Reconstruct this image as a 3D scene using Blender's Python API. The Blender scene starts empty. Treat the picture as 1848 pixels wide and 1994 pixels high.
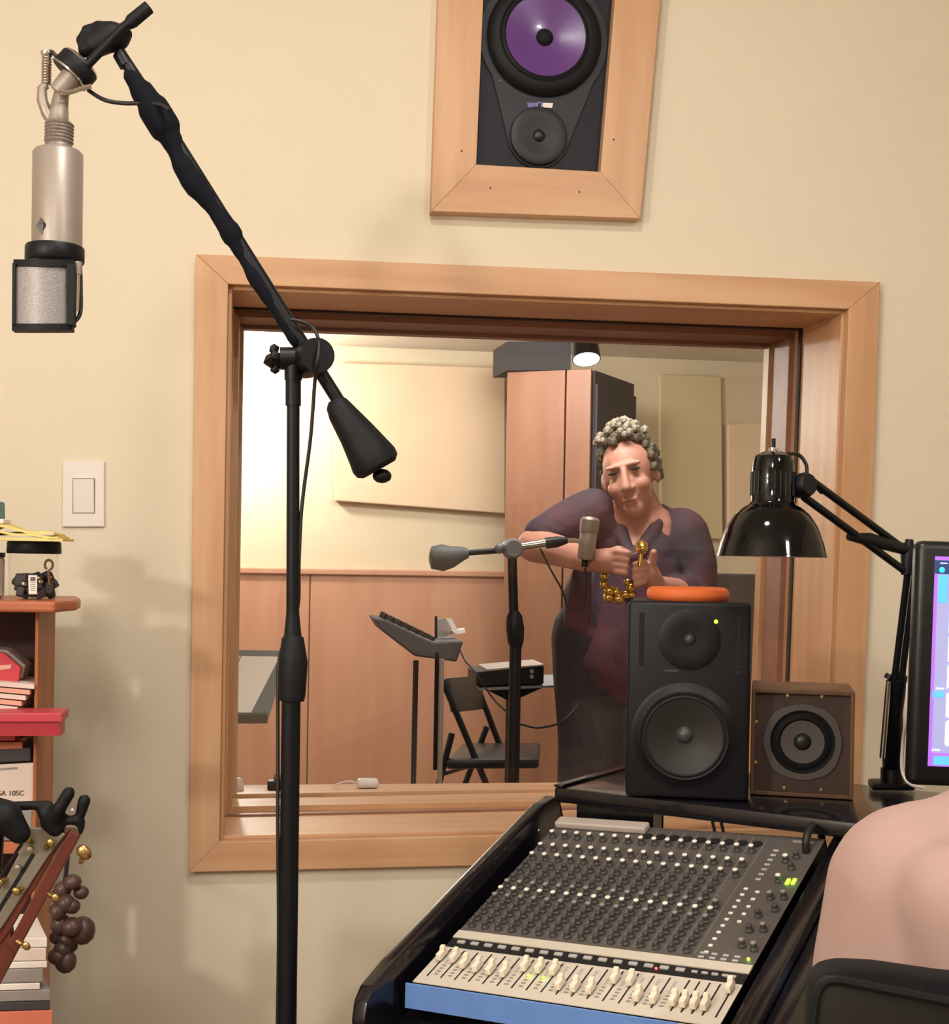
import bpy, bmesh, math, random
from mathutils import Vector, Matrix
random.seed(7)
V = Vector
COL = bpy.context.scene.collection
# ------------------------------------------------------------------ camera
FPX, CY = 2625.76, 1091.84
YAW, PITCH, ROLL = 0.144465, -0.00582, 0.017298
CAM = V((0.09, -2.2988, 1.2))
_f = V((math.sin(YAW)*math.cos(PITCH), math.cos(YAW)*math.cos(PITCH), math.sin(PITCH)))
_r0 = V((math.cos(YAW), -math.sin(YAW), 0)); _u0 = _r0.cross(_f)
CR = _r0*math.cos(ROLL) + _u0*math.sin(ROLL)
CU = _u0*math.cos(ROLL) - _r0*math.sin(ROLL)
CF = _f
cd = bpy.data.cameras.new('camera'); cam = bpy.data.objects.new('camera', cd); COL.objects.link(cam)
cd.sensor_fit = 'HORIZONTAL'; cd.sensor_width = 36.0; cd.lens = FPX/1848*36.0
cd.shift_y = (CY-997)/1848; cd.clip_start = 0.02
cam.matrix_world = Matrix((( CR.x, CU.x, -CF.x, CAM.x), (CR.y, CU.y, -CF.y, CAM.y), (CR.z, CU.z, -CF.z, CAM.z), (0,0,0,1)))
bpy.context.scene.camera = cam
# measuring helpers: a direction seen from the camera met with a plane of the room
def ray(px, py): return CF + CR*((px-924)/FPX) - CU*((py-CY)/FPX)
def PY(px, py, Y): d = ray(px, py); return CAM + d*((Y-CAM.y)/d.y)
def PZ(px, py, z): d = ray(px, py); return CAM + d*((z-CAM.z)/d.z)
def PD(px, py, d): return CAM + ray(px, py)*d
# ------------------------------------------------------------------ world, lamps, exposure
sc = bpy.context.scene
w = bpy.data.worlds.new('world'); sc.world = w; w.use_nodes = True
w.node_tree.nodes['Background'].inputs[0].default_value = (1.0, 0.85, 0.7, 1); w.node_tree.nodes['Background'].inputs[1].default_value = 0.05
sc.view_settings.view_transform = 'Standard'; sc.view_settings.look = 'None'
sc.view_settings.gamma = 1.0; sc.view_settings.use_curve_mapping = False
sc.view_settings.exposure = 0.3
def lamp(name, kind, loc, energy, color, size=0.1, target=None, spot=None, blend=0.5):
    l = bpy.data.lights.new(name, kind); l.energy = energy; l.color = color
    if kind == 'AREA': l.shape = 'DISK'; l.size = size
    else: l.shadow_soft_size = size
    if spot: l.spot_size = spot; l.spot_blend = blend
    o = bpy.data.objects.new(name, l); COL.objects.link(o); o.location = loc
    if target is not None: o.rotation_euler = (V(target)-V(loc)).to_track_quat('-Z', 'Y').to_euler()
    return o
WARM = (1.0, 0.965, 0.92)
lamp('room_lamp', 'POINT', (-1.35, -2.5, 1.80), 54, WARM, 0.07)
lamp('ceiling_lamp', 'AREA', (0.2, -1.3, 2.56), 11, WARM, 0.22, (0.2, -1.3, 0))
lamp('ceiling_lamp', 'AREA', (1.3, -2.6, 2.56), 13, WARM, 0.22, (1.0, -1.2, 0.8))
lamp('ceiling_lamp', 'AREA', (-0.4, -3.2, 2.56), 15, WARM, 0.35, (0.2, -1.5, 1.0))
lamp('live_fill', 'AREA', (0.8, 1.0, 2.20), 24, WARM, 0.7, (1.2, 2.4, 0.8))  # added fill without a fixture, brightens the man and music stand
lamp('live_fill', 'AREA', (1.0, 2.9, 2.20), 30, WARM, 0.5, (1.0, 4.4, 0.8))  # second added fill, brightens the rear of the live room
lamp('live_wall_lamp', 'POINT', (-0.27, 4.1, 1.98), 55, (1.0, 0.97, 0.92), 0.08)
# ------------------------------------------------------------------ materials
def lin(c):
    return tuple((x/255/12.92 if x/255 <= .04045 else ((x/255+.055)/1.055)**2.4) for x in c) + (1,)
def mat(name, rgb, rough=0.5, metal=0.0, spec=0.5, noise=0.0, scale=20, stretch=(1,1,1), bump=0.0, bscale=None, rgb2=None, coat=0.0, emit=None, estr=0.0):
    m = bpy.data.materials.new(name); m.use_nodes = True; nt = m.node_tree; n = nt.nodes; b = n['Principled BSDF']
    c = lin(rgb); b.inputs['Base Color'].default_value = c
    b.inputs['Roughness'].default_value = rough; b.inputs['Metallic'].default_value = metal
    b.inputs['Specular IOR Level'].default_value = spec; b.inputs['Coat Weight'].default_value = coat
    if emit: b.inputs['Emission Color'].default_value = lin(emit); b.inputs['Emission Strength'].default_value = estr
    if noise > 0 or rgb2 or bump > 0:
        tc = n.new('ShaderNodeTexCoord'); mp = n.new('ShaderNodeMapping'); mp.inputs['Scale'].default_value = stretch
        nt.links.new(tc.outputs['Object'], mp.inputs[0])
        nz = n.new('ShaderNodeTexNoise'); nz.inputs['Scale'].default_value = scale; nz.inputs['Detail'].default_value = 5
        nt.links.new(mp.outputs[0], nz.inputs['Vector'])
        if noise > 0 or rgb2:
            cr = n.new('ShaderNodeValToRGB')
            c2 = lin(rgb2) if rgb2 else tuple(x*(1-noise) for x in c[:3])+(1,)
            cr.color_ramp.elements[0].color = c2; cr.color_ramp.elements[1].color = c
            cr.color_ramp.elements[0].position = .32; cr.color_ramp.elements[1].position = .68
            nt.links.new(nz.outputs['Fac'], cr.inputs[0]); nt.links.new(cr.outputs[0], b.inputs['Base Color'])
        if bump > 0:
            nb = n.new('ShaderNodeTexNoise'); nb.inputs['Scale'].default_value = bscale or scale; nb.inputs['Detail'].default_value = 4
            nt.links.new(mp.outputs[0], nb.inputs['Vector'])
            bp = n.new('ShaderNodeBump'); bp.inputs['Strength'].default_value = bump; bp.inputs['Distance'].default_value = 0.002
            nt.links.new(nb.outputs['Fac'], bp.inputs['Height']); nt.links.new(bp.outputs[0], b.inputs['Normal'])
    return m
M = {}
M['paint'] = mat('cream_paint', (228,216,193), .85, noise=.03, scale=3, bump=.15, bscale=160)
M['paint_live'] = mat('beige_paint', (206,190,162), .85, noise=.04, scale=3)
M['ceil'] = mat('ceiling_paint', (214,204,188), .9)
M['carpet'] = mat('carpet', (150,126,108), .95, noise=.3, scale=120, bump=.4)
M['oak_v'] = mat('oak_vertical', (214,170,130), .42, rgb2=(196,148,108), scale=7, stretch=(4,4,.35), bump=.08, bscale=40)
M['oak_h'] = mat('oak_horizontal', (214,170,130), .42, rgb2=(196,148,108), scale=7, stretch=(.35,4,4), bump=.08, bscale=40)
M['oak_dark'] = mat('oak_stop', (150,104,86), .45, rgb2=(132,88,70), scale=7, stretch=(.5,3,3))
M['wains'] = mat('wainscot_wood', (190,142,114), .5, rgb2=(180,130,102), scale=4, stretch=(3,3,.4))
M['slab'] = mat('door_wood', (140,98,74), .5, rgb2=(126,84,62), scale=4, stretch=(3,3,.4))
M['white'] = mat('white_plastic', (232,222,216), .4)
M['black'] = mat('black_plastic', (12,13,18), .45, spec=.3)
M['blackmat'] = mat('black_matte', (14,14,17), .75, spec=.3)
M['rubber'] = mat('black_rubber', (14,15,19), .6, spec=.3, bump=.2, bscale=200)
M['cable'] = mat('cable_rubber', (30,26,26), .5)
M['gloss'] = mat('black_gloss', (6,6,8), .07, spec=.4)
M['lacquer'] = mat('black_lacquer', (16,14,20), .22, coat=.3)
M['chrome'] = mat('chrome', (205,200,195), .2, metal=1)
M['nickel'] = mat('satin_nickel', (158,146,136), .42, metal=.35)
M['nickel_dark'] = mat('knurled_nickel', (150,138,126), .45, metal=.35, noise=.4, scale=300)
M['mesh'] = mat('mesh_metal', (158,152,150), .4, metal=.25, noise=.2, scale=400, bump=.3, bscale=500)
M['cloth'] = mat('black_wrap', (13,15,24), .9, spec=.2, bump=.5, bscale=60)
M['brass'] = mat('brass', (214,178,96), .22, metal=1)
M['gold'] = mat('tuner_gold', (196,168,110), .3, metal=1)
M['purple'] = mat('purple_cone', (96,56,128), .25, coat=.5)
M['baffle'] = mat('speaker_baffle', (30,31,38), .55, spec=.3)
M['baffle2'] = mat('speaker_baffle_raised', (38,39,45), .45, spec=.35)
M['cone'] = mat('grey_cone', (30,29,29), .4)
M['spk'] = mat('monitor_black', (17,16,21), .45, spec=.3)
M['cap'] = mat('dust_cap', (60,57,58), .4)
M['walnut'] = mat('walnut', (112,82,56), .45, rgb2=(84,58,38), scale=9, stretch=(3,3,.5))
M['walnut_b'] = mat('walnut_baffle', (72,52,44), .6, rgb2=(60,42,36), scale=9, stretch=(3,3,.5))
M['spkgrey'] = mat('driver_frame_grey', (84,78,76), .5)
M['orange'] = mat('orange_foam', (230,112,52), .6, noise=.08, scale=60)
M['blue'] = mat('blue_tape', (96,136,204), .7, noise=.12, scale=30)
M['deck'] = mat('mixer_panel_dark', (92,86,82), .5, noise=.1, scale=40)
M['deckl'] = mat('mixer_panel_light', (208,198,184), .5, noise=.04, scale=60)
M['knob'] = mat('knob_dark', (70,67,66), .4)
M['knobw'] = mat('knob_white', (236,230,220), .35)
M['knobg'] = mat('knob_grey', (138,132,126), .4)
M['fader'] = mat('fader_cream', (238,226,206), .45)
M['slot'] = mat('slot_black', (14,12,12), .8)
M['button'] = mat('button_grey', (176,172,168), .45)
M['print'] = mat('print_grey', (142,134,126), .7)
M['ledg'] = mat('green_led', (120,220,40), .4, emit=(140,235,40), estr=4)
M['ledr'] = mat('red_led', (230,60,60), .4, emit=(255,70,70), estr=4)
M['pine'] = mat('bookcase_wood', (180,120,74), .5, rgb2=(160,94,54), scale=6, stretch=(3,3,.5))
M['pine_h'] = mat('bookcase_wood_horizontal', (190,112,76), .4, rgb2=(166,92,60), scale=6, stretch=(.5,3,3))
M['yellow'] = mat('yellow_cloth', (244,222,140), .85, noise=.08, scale=30)
M['red'] = mat('red_plastic', (196,66,78), .4)
M['redp'] = mat('red_print', (196,60,72), .6)
M['paper'] = mat('paper', (226,208,198), .7)
M['paperw'] = mat('paper_white', (238,228,220), .7)
M['paperp'] = mat('paper_pinkish', (228,170,150), .7)
M['card'] = mat('grey_card', (150,140,134), .7)
M['carddk'] = mat('dark_card', (66,60,64), .7)
M['teal'] = mat('teal_plastic', (52,128,134), .5)
M['salmon'] = mat('salmon_card', (222,124,98), .7)
M['gface'] = mat('headstock_grey', (128,120,106), .35, noise=.1, scale=20)
M['gwood'] = mat('mahogany', (104,46,36), .4, noise=.2, scale=20)
M['seed'] = mat('seed_brown', (86,62,56), .4, noise=.3, scale=25)
M['skin'] = mat('skin', (192,136,118), .55, noise=.06, scale=30)
M['hair'] = mat('grey_hair', (96,86,72), .8, noise=.35, scale=60)
M['hairl'] = mat('light_grey_hair', (150,140,124), .8, noise=.2, scale=60)
M['shirt'] = mat('plum_plaid', (92,50,62), .85, rgb2=(56,50,58), scale=6, stretch=(1.5,1.5,1))
M['pants'] = mat('dark_trousers', (50,42,48), .9, noise=.15, scale=10)
M['pink'] = mat('pink_cotton', (178,148,140), .9, noise=.04, scale=8, bump=.2, bscale=30)
M['vinyl'] = mat('black_vinyl', (14,14,17), .38, bump=.15, bscale=60)
M['panel'] = mat('fabric_panel', (214,188,158), .95, noise=.04, scale=6, bump=.2, bscale=300)
M['panel_y'] = mat('fabric_panel_pale', (196,178,140), .95)
M['darkblue'] = mat('dark_case', (44,44,50), .7, rgb2=(58,40,42), scale=6)
M['greypan'] = mat('grey_gobo', (86,76,72), .9, noise=.06, scale=20)
M['stand_grey'] = mat('desk_grey', (116,116,116), .5)
M['screen_dark'] = mat('screen_dark', (40,52,90), .3, emit=(46,60,104), estr=.9)
M['screen_p'] = mat('screen_purple', (150,90,240), .3, emit=(150,92,245), estr=1.0)
M['screen_g'] = mat('screen_grey', (140,140,180), .3, emit=(138,140,178), estr=.9)
M['screen_b'] = mat('screen_blue', (70,150,235), .3, emit=(84,160,240), estr=1.1)
M['screen_w'] = mat('screen_wave', (190,215,245), .3, emit=(180,210,248), estr=1.1)
M['screen_t'] = mat('screen_teal', (40,200,190), .3, emit=(50,210,200), estr=1.0)
M['lens'] = mat('lit_lens', (240,245,255), .4, emit=(235,242,255), estr=9)
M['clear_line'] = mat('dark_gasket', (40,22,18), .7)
def glassmat(name, ior=1.45, tint=(1,1,1,1), rough=0.0):
    m = bpy.data.materials.new(name); m.use_nodes = True; nt = m.node_tree; n = nt.nodes; n.clear()
    o = n.new('ShaderNodeOutputMaterial'); mx = n.new('ShaderNodeMixShader'); t = n.new('ShaderNodeBsdfTransparent'); g = n.new('ShaderNodeBsdfGlossy')
    fr = n.new('ShaderNodeFresnel'); fr.inputs['IOR'].default_value = ior; g.inputs['Roughness'].default_value = rough
    ge = n.new('ShaderNodeNewGeometry'); mu = n.new('ShaderNodeMath'); mu.operation = 'SUBTRACT'; mu.use_clamp = True   # the reflection belongs to the outer faces only
    nt.links.new(fr.outputs[0], mu.inputs[0]); nt.links.new(ge.outputs['Backfacing'], mu.inputs[1])
    t.inputs['Color'].default_value = tint
    nt.links.new(mu.outputs[0], mx.inputs[0]); nt.links.new(t.outputs[0], mx.inputs[1]); nt.links.new(g.outputs[0], mx.inputs[2]); nt.links.new(mx.outputs[0], o.inputs[0])
    return m
M['glass'] = glassmat('window_glass', 1.4, (.99,.99,.985,1))
M['jar'] = glassmat('clear_plastic', 1.12, (.97,.96,.94,1), .1)
# ------------------------------------------------------------------ mesh builder
WM = {}
def basis(x, y, z, o): return Matrix(((x.x,y.x,z.x,o.x),(x.y,y.y,z.y,o.y),(x.z,y.z,z.z,o.z),(0,0,0,1)))
def frame(axis):
    z = V(axis).normalized(); a = V((0,0,1)) if abs(z.z) < .9 else V((1,0,0))
    x = a.cross(z).normalized(); return x, z.cross(x), z
class MB:
    def __init__(s): s.bm = bmesh.new(); s.sharp = False
    def box(s, c, size, m=None, bev=0.0):
        r = bmesh.ops.create_cube(s.bm, size=1)['verts']
        T = (Matrix.Translation(V(c)) @ (m.to_4x4() if m else Matrix.Identity(4)) @ Matrix.Diagonal((*size, 1)))
        bmesh.ops.transform(s.bm, matrix=T, verts=r)
        if bev > 0:
            es = {e for v in r for e in v.link_edges}
            bmesh.ops.bevel(s.bm, geom=list(es), offset=bev, segments=3, profile=.5, affect='EDGES', clamp_overlap=True)
        return s
    def hexa(s, a, b, bev=0.0):
        """a, b: two rings of four corners"""
        va = [s.bm.verts.new(p) for p in a]; vb = [s.bm.verts.new(p) for p in b]; n = len(a); fs = []
        fs.append(s.bm.faces.new(va[::-1])); fs.append(s.bm.faces.new(vb))
        for i in range(n): fs.append(s.bm.faces.new((va[i], va[(i+1) % n], vb[(i+1) % n], vb[i])))
        bmesh.ops.recalc_face_normals(s.bm, faces=fs)
        if bev > 0:
            es = {e for f in fs for e in f.edges}
            bmesh.ops.bevel(s.bm, geom=list(es), offset=bev, segments=2, profile=.5, affect='EDGES', clamp_overlap=True)
        return s
    def prism(s, pts, d, bev=0.0):
        d = V(d); return s.hexa([V(p) for p in pts], [V(p)+d for p in pts], bev)
    def tube(s, pts, rads, seg=12, caps=True):
        pts = [V(p) for p in pts]
        if not isinstance(rads, (list, tuple)): rads = [rads]*len(pts)
        rings = []; px = None
        for i, p in enumerate(pts):
            t = (pts[min(i+1, len(pts)-1)]-pts[max(i-1, 0)])
            if t.length < 1e-9: t = V((0,0,1))
            t.normalize()
            if px is None: x, y, _ = frame(t)
            else:
                x = (px - t*px.dot(t)).normalized(); y = t.cross(x)
            px = x
            rings.append([s.bm.verts.new(p + (x*math.cos(2*math.pi*k/seg)+y*math.sin(2*math.pi*k/seg))*rads[i]) for k in range(seg)])
        for a, b in zip(rings, rings[1:]):
            for k in range(seg): s.bm.faces.new((a[k], a[(k+1) % seg], b[(k+1) % seg], b[k]))
        if caps: s.bm.faces.new(rings[0][::-1]); s.bm.faces.new(rings[-1])
        return s
    def lathe(s, prof, o, axis, seg=32, xa=None, closed=True):
        o = V(o); x, y, z = frame(axis); rings = []
        for r, h in prof:
            if r < 1e-6: rings.append([s.bm.verts.new(o+z*h)])
            else: rings.append([s.bm.verts.new(o+z*h+(x*math.cos(2*math.pi*k/seg)+y*math.sin(2*math.pi*k/seg))*r) for k in range(seg)])
        for a, b in zip(rings, rings[1:]):
            for k in range(seg):
                k2 = (k+1) % seg
                if len(a) == 1 and len(b) == 1: continue
                if len(a) == 1: s.bm.faces.new((a[0], b[k2], b[k]))
                elif len(b) == 1: s.bm.faces.new((a[k], a[k2], b[0]))
                else: s.bm.faces.new((a[k], a[k2], b[k2], b[k]))
        return s
    def ball(s, c, r, sub=2, scale=(1,1,1), rot=None):
        vs = bmesh.ops.create_icosphere(s.bm, subdivisions=sub, radius=r)['verts']
        T = Matrix.Translation(V(c)) @ (rot.to_4x4() if rot else Matrix.Identity(4)) @ Matrix.Diagonal((*scale, 1))
        bmesh.ops.transform(s.bm, matrix=T, verts=vs); return s
    def cap(s, p0, r0, p1, r1, n=4, seg=14):
        """tapered capsule"""
        p0, p1 = V(p0), V(p1); L = (p1-p0).length
        prof = [(0, -r0)] + [(r0*math.cos(a), -r0*math.sin(a)) for a in [math.pi/2*(1-k/n) for k in range(1, n)]] + [(r0, 0), (r1, L)]
        prof += [(r1*math.cos(a), L+r1*math.sin(a)) for a in [math.pi/2*k/n for k in range(1, n)]] + [(0, L+r1)]
        return s.lathe(prof, p0, p1-p0, seg)
    def build(s, name, m, parent=None, local=False, smooth=True, flatcols=None):
        if parent is not None and not local:
            bmesh.ops.transform(s.bm, matrix=WM[parent].inverted(), verts=s.bm.verts)
        bmesh.ops.recalc_face_normals(s.bm, faces=s.bm.faces)
        if smooth:
            for f in s.bm.faces: f.smooth = True
            for e in s.bm.edges:
                if len(e.link_faces) == 2 and e.calc_face_angle(0) > math.radians(38): e.smooth = False
        me = bpy.data.meshes.new(name); s.bm.to_mesh(me); s.bm.free(); me.materials.append(m)
        return link(name, me, parent)
def link(name, me, parent=None, loc=(0,0,0)):
    o = bpy.data.objects.new(name, me); COL.objects.link(o); o.location = loc
    if parent is not None: o.parent = parent; WM[o] = WM[parent]
    else: WM[o] = Matrix.Identity(4)
    return o
def tag(o, label, cat, group=None, kind=None):
    if label: o['label'] = label
    if cat: o['category'] = cat
    if group: o['group'] = group
    if kind: o['kind'] = kind
    return o
def thing(name, label, cat, mtx, group=None):
    o = bpy.data.objects.new(name, None); COL.objects.link(o); o.empty_display_size = .05
    if not isinstance(mtx, Matrix): mtx = Matrix.Translation(V(mtx))
    o.matrix_world = mtx; WM[o] = mtx.copy()
    return tag(o, label, cat, group)
def struct(name, mtx=(0,0,0)):
    o = thing(name, None, None, mtx); o['kind'] = 'structure'; return o
def fuse(name, mb, m, parent=None, voxel=.006, smooth=6, label=None, mats=None, matfn=None):
    """weld overlapping closed shapes into one continuous surface"""
    me = bpy.data.meshes.new(name+'_src'); mb.bm.to_mesh(me); mb.bm.free()
    o = bpy.data.objects.new(name+'_src', me); COL.objects.link(o)
    r = o.modifiers.new('r', 'REMESH'); r.mode = 'VOXEL'; r.voxel_size = voxel; r.use_smooth_shade = True
    if smooth:
        s = o.modifiers.new('s', 'SMOOTH'); s.iterations = smooth; s.factor = .5
    dg = bpy.context.evaluated_depsgraph_get(); dg.update()
    out = bpy.data.meshes.new_from_object(o.evaluated_get(dg)); bpy.data.objects.remove(o); bpy.data.meshes.remove(me)
    out.name = name; out.materials.clear(); out.materials.append(m)
    if mats:
        for x in mats: out.materials.append(x)
        for p in out.polygons: p.material_index = matfn(p.center)
    for p in out.polygons: p.use_smooth = True
    if parent is not None: out.transform(WM[parent].inverted())
    return link(name, out, parent)
def crumple(o, amp, fh, fv):
    from mathutils import noise
    me = o.data; nn = [v.normal.copy() for v in me.vertices]
    for v, n_ in zip(me.vertices, nn): v.co += n_*amp*noise.noise(V((v.co.x*fh, v.co.y*fh, v.co.z*fv)))
    me.update(); return o
def arc(pts, n=24):
    """smooth curve through points (Catmull-Rom)"""
    pts = [V(p) for p in pts]; P = [2*pts[0]-pts[1]]+pts+[2*pts[-1]-pts[-2]]; out = []
    seg = len(pts)-1; k = max(2, n//seg)
    for i in range(seg):
        a, b, c, d = P[i:i+4]
        for j in range(k):
            t = j/k; out.append(.5*((2*b)+(c-a)*t+(2*a-5*b+4*c-d)*t*t+(3*b-a-3*c+d)*t**3))
    out.append(pts[-1]); return out
def rotz(a): return Matrix.Rotation(a, 3, 'Z')
def towards(loc, extra=0.0):
    """matrix of a thing standing at loc whose -Y side faces the camera position (turned by extra)"""
    d = V((CAM.x-loc.x, CAM.y-loc.y, 0)).normalized(); a = math.atan2(d.y, d.x)+math.pi/2+extra
    return Matrix.Translation(loc) @ Matrix.Rotation(a, 4, 'Z')
#==STRUCTURE==
XL, XR, YN, YF = -1.7, 2.7, -4.3, 4.6
WT = 0.36                         # depth of the double wall between the rooms
def slab(name, c, s, m, kind='structure'):
    o = MB().box(c, s).build(name, m, smooth=False); o['kind'] = kind; return o
slab('floor', ((XL+XR)/2, (YN+YF)/2, -.05), (XR-XL+.4, YF-YN+.4, .1), M['carpet'])
slab('ceiling', ((XL+XR)/2, (YN+.18)/2, 2.65), (XR-XL+.4, .18-YN+.2, .1), M['ceil'])
slab('ceiling', ((XL+XR)/2, (.18+YF)/2, 2.47), (XR-XL+.4, YF-.18+.2, .46-.0), M['ceil'])
slab('wall_left', (XL-.05, (YN+YF)/2, 1.3), (.1, YF-YN, 2.6), M['paint'])
slab('wall_right', (XR+.05, (YN+YF)/2, 1.3), (.1, YF-YN, 2.6), M['paint'])
slab('wall_near', ((XL+XR)/2, YN-.05, 1.3), (XR-XL, .1, 2.6), M['paint'])
wf = slab('wall_far', ((XL+XR)/2, YF+.05, 1.3), (XR-XL, .1, 2.6), M['paint_live'])
# opening corners as they stand in the wall plane
IN = [PY(445,557,0), PY(1645,605,0), PY(1607,1608,0), PY(428,1635,0)]
OUT = [PY(383,499,0), PY(1706,553,0), PY(1664,1664,0), PY(369,1694,0)]
HX = [V((p.x-.012 if i in (0,3) else p.x+.012, 0, p.z+.012 if i < 2 else p.z-.012)) for i, p in enumerate(IN)]
mb = MB()
d = V((0, WT, 0)); z0, z1 = 0.0, 2.6
a, b, c, e = HX
mb.prism([(XL,0,z0), (XL,0,z1), (a.x,0,z1), a, e, (e.x,0,z0)], d)
mb.prism([(XR,0,z0), (XR,0,z1), (b.x,0,z1), b, c, (c.x,0,z0)], d)
mb.prism([a, (a.x,0,z1), (b.x,0,z1), b], d)
mb.prism([e, c, (c.x,0,z0), (e.x,0,z0)], d)
o = mb.build('wall_middle', M['paint'], smooth=False); o['kind'] = 'structure'
# window between the rooms
win = struct('window_1', (0,0,0))
for i, (m_, nm) in enumerate([('oak_h','t'), ('oak_v','r'), ('oak_h','b'), ('oak_v','l')]):
    j = (i+1) % 4; q = [OUT[i], OUT[j], IN[j], IN[i]]
    MB().hexa([p+V((0,-.018,0)) for p in q], [p+V((0,.0,0)) for p in q], .0015).build('casing', M[m_], win, smooth=False)
def lerp(p, q, t): return p+(q-p)*t
def ringboards(off0, off1, y0, y1, name, mats):
    """four boards following the opening, from inset off0 to off1, from y0 to y1"""
    cx = sum((p.x for p in IN))/4; cz = sum((p.z for p in IN))/4
    def ins(p, o): return V((p.x+(o if p.x < cx else -o), 0, p.z+(o if p.z < cz else -o)))
    A_ = [ins(p, off0) for p in IN]; B_ = [ins(p, off1) for p in IN]
    for i in range(4):
        j = (i+1) % 4; q = [A_[i], A_[j], B_[j], B_[i]]
        MB().hexa([p+V((0,y0,0)) for p in q], [p+V((0,y1,0)) for p in q], .0008).build(name, M[mats[i]], win, smooth=False)
OAK = ['oak_h','oak_v','oak_h','oak_v']
ringboards(-.012, .0, 0, WT, 'jamb', OAK)
ringboards(.0, .006, .0, .05, 'reveal_bead', OAK)
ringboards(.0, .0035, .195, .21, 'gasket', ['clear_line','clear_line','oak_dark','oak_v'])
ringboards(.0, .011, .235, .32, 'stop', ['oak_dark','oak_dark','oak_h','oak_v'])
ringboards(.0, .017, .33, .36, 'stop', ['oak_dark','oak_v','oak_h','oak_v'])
ringboards(-.06, -.001, WT, WT+.018, 'casing', OAK)
cx = (IN[0].x+IN[1].x)/2; cz = (IN[0].z+IN[3].z)/2
for y, i in ((.205, 0), (.325, 0)):
    q = [p+V((0, y, 0)) for p in [lerp(V((cx,0,cz)), p, .998) for p in IN]]
    MB().prism(q, (0, .006, 0)).build('glass', M['glass'], win, smooth=False)
# wainscot, cap and door-like slab of the live room's far wall
wy = YF-.02
zc = PY(600,1117,YF).z
xs = [PY(-120,1300,YF).x, PY(330,1300,YF).x, PY(601,1300,YF).x, PY(985,1300,YF).x, PY(1400,1300,YF).x, PY(1800,1300,YF).x]
for x0, x1 in zip(xs, xs[1:]):
    MB().box(((x0+x1)/2, YF-.012, zc/2), (x1-x0-.006, .024, zc), bev=.003).build('wainscot_panel', M['wains'], wf, smooth=False)
MB().box(((xs[0]+xs[-1])/2, YF-.02, zc+.012), (xs[-1]-xs[0], .05, .03), bev=.006).build('wainscot_cap', M['wains'], wf, smooth=False)
#==LIVE==
# ------------------------------------------------------------------ live room
def quad(pxs, Y): return [PY(x, y, Y) for x, y in pxs]
t = thing('acoustic_panel', 'large beige fabric acoustic panel on the far wall above the wainscot', 'acoustic panel', PY(820,840,YF))
q = quad([(652,706),(984,716),(984,1000),(652,975)], YF-.06)
MB().prism(q, (0,.05,0), .006).build('fabric_face', M['panel'], t, smooth=False)
MB().prism([p+V((dx,0,dz)) for p, dx, dz in zip(q, (.004,-.004,-.004,.004), (-.004,-.004,.004,.004))], (0,.058,0)).build('backing_frame', M['panel_y'], t, smooth=False)
for p in t.children:
    if p.name.startswith('backing'): p.location.y += .012
t = thing('acoustic_panel', 'tall pale narrow acoustic panel behind the standing man', 'acoustic panel', PY(1345,900,YF))
MB().prism(quad([(1285,728),(1405,733),(1408,1050),(1288,1046)], YF-.05), (0,.048,0), .006).build('fabric_face', M['panel_y'], t, smooth=False)
t = thing('acoustic_panel', 'small square fabric panel high on the far right wall by the lamp shade', 'acoustic panel', PY(1440,900,YF))
MB().prism(quad([(1418,826),(1560,820),(1560,1052),(1418,1050)], YF-.07), (0,.068,0), .006).build('fabric_face', M['panel'], t, smooth=False)
# grey gobo low on the right
t = thing('gobo', 'flat dark grey sound baffle standing low at the right of the far room', 'baffle', PY(1450,1600,2.6))
q = quad([(1368,1116),(1560,1120)], 2.6); h = q[0].z
MB().prism([q[0], q[1], V((q[1].x,2.6,.08)), V((q[0].x,2.6,.08))], (0,.06,0), .008).build('board', M['greypan'], t, smooth=False)
for x in (q[0].x+.06, q[1].x-.06): MB().box((x,2.63,.04), (.05,.34,.08), bev=.01).build('foot', M['black'], t, smooth=False)
# tall cabinet with wooden face and dark side
p0, p1 = PY(988,800,3.75), PY(1154,800,3.55); p2 = PY(1234,800,4.0)
zt = PY(1050,722,3.65).z
t = thing('tall_cabinet', 'tall wooden cabinet with dark side panel behind the man', 'cabinet', (p1.x, p1.y, 0))
f0, f1, f2 = V((p0.x,p0.y,0)), V((p1.x,p1.y,0)), V((p2.x,p2.y,0)); f3 = f0+(f2-f1)
up = V((0,0,zt))
MB().prism([f0+(f2-f1)*.04, f1+(f2-f1)*.04, f2, f3], up).build('body', M['darkblue'], t, smooth=False)
wv = (f1-f0)
for k in range(2):
    a_, b_ = f0+wv*(.01+k*.70), f0+wv*(.69+k*.30)
    n_ = V((wv.y,-wv.x,0)).normalized()*.02
    MB().prism([a_, b_, b_+n_, a_+n_], up, .002).build('door', M['slab'], t, smooth=False)
q = [f1+(f2-f1)*.05, f2]; n_ = V((q[1]-q[0]).cross(V((0,0,1)))).normalized()*.012
MB().prism([q[0]+V((0,0,.1)), q[1]+V((0,0,.1)), q[1]+n_+V((0,0,.1)), q[0]+n_+V((0,0,.1))], (0,0,zt-.16)).build('side_panel', M['darkblue'], t, smooth=False)
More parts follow.
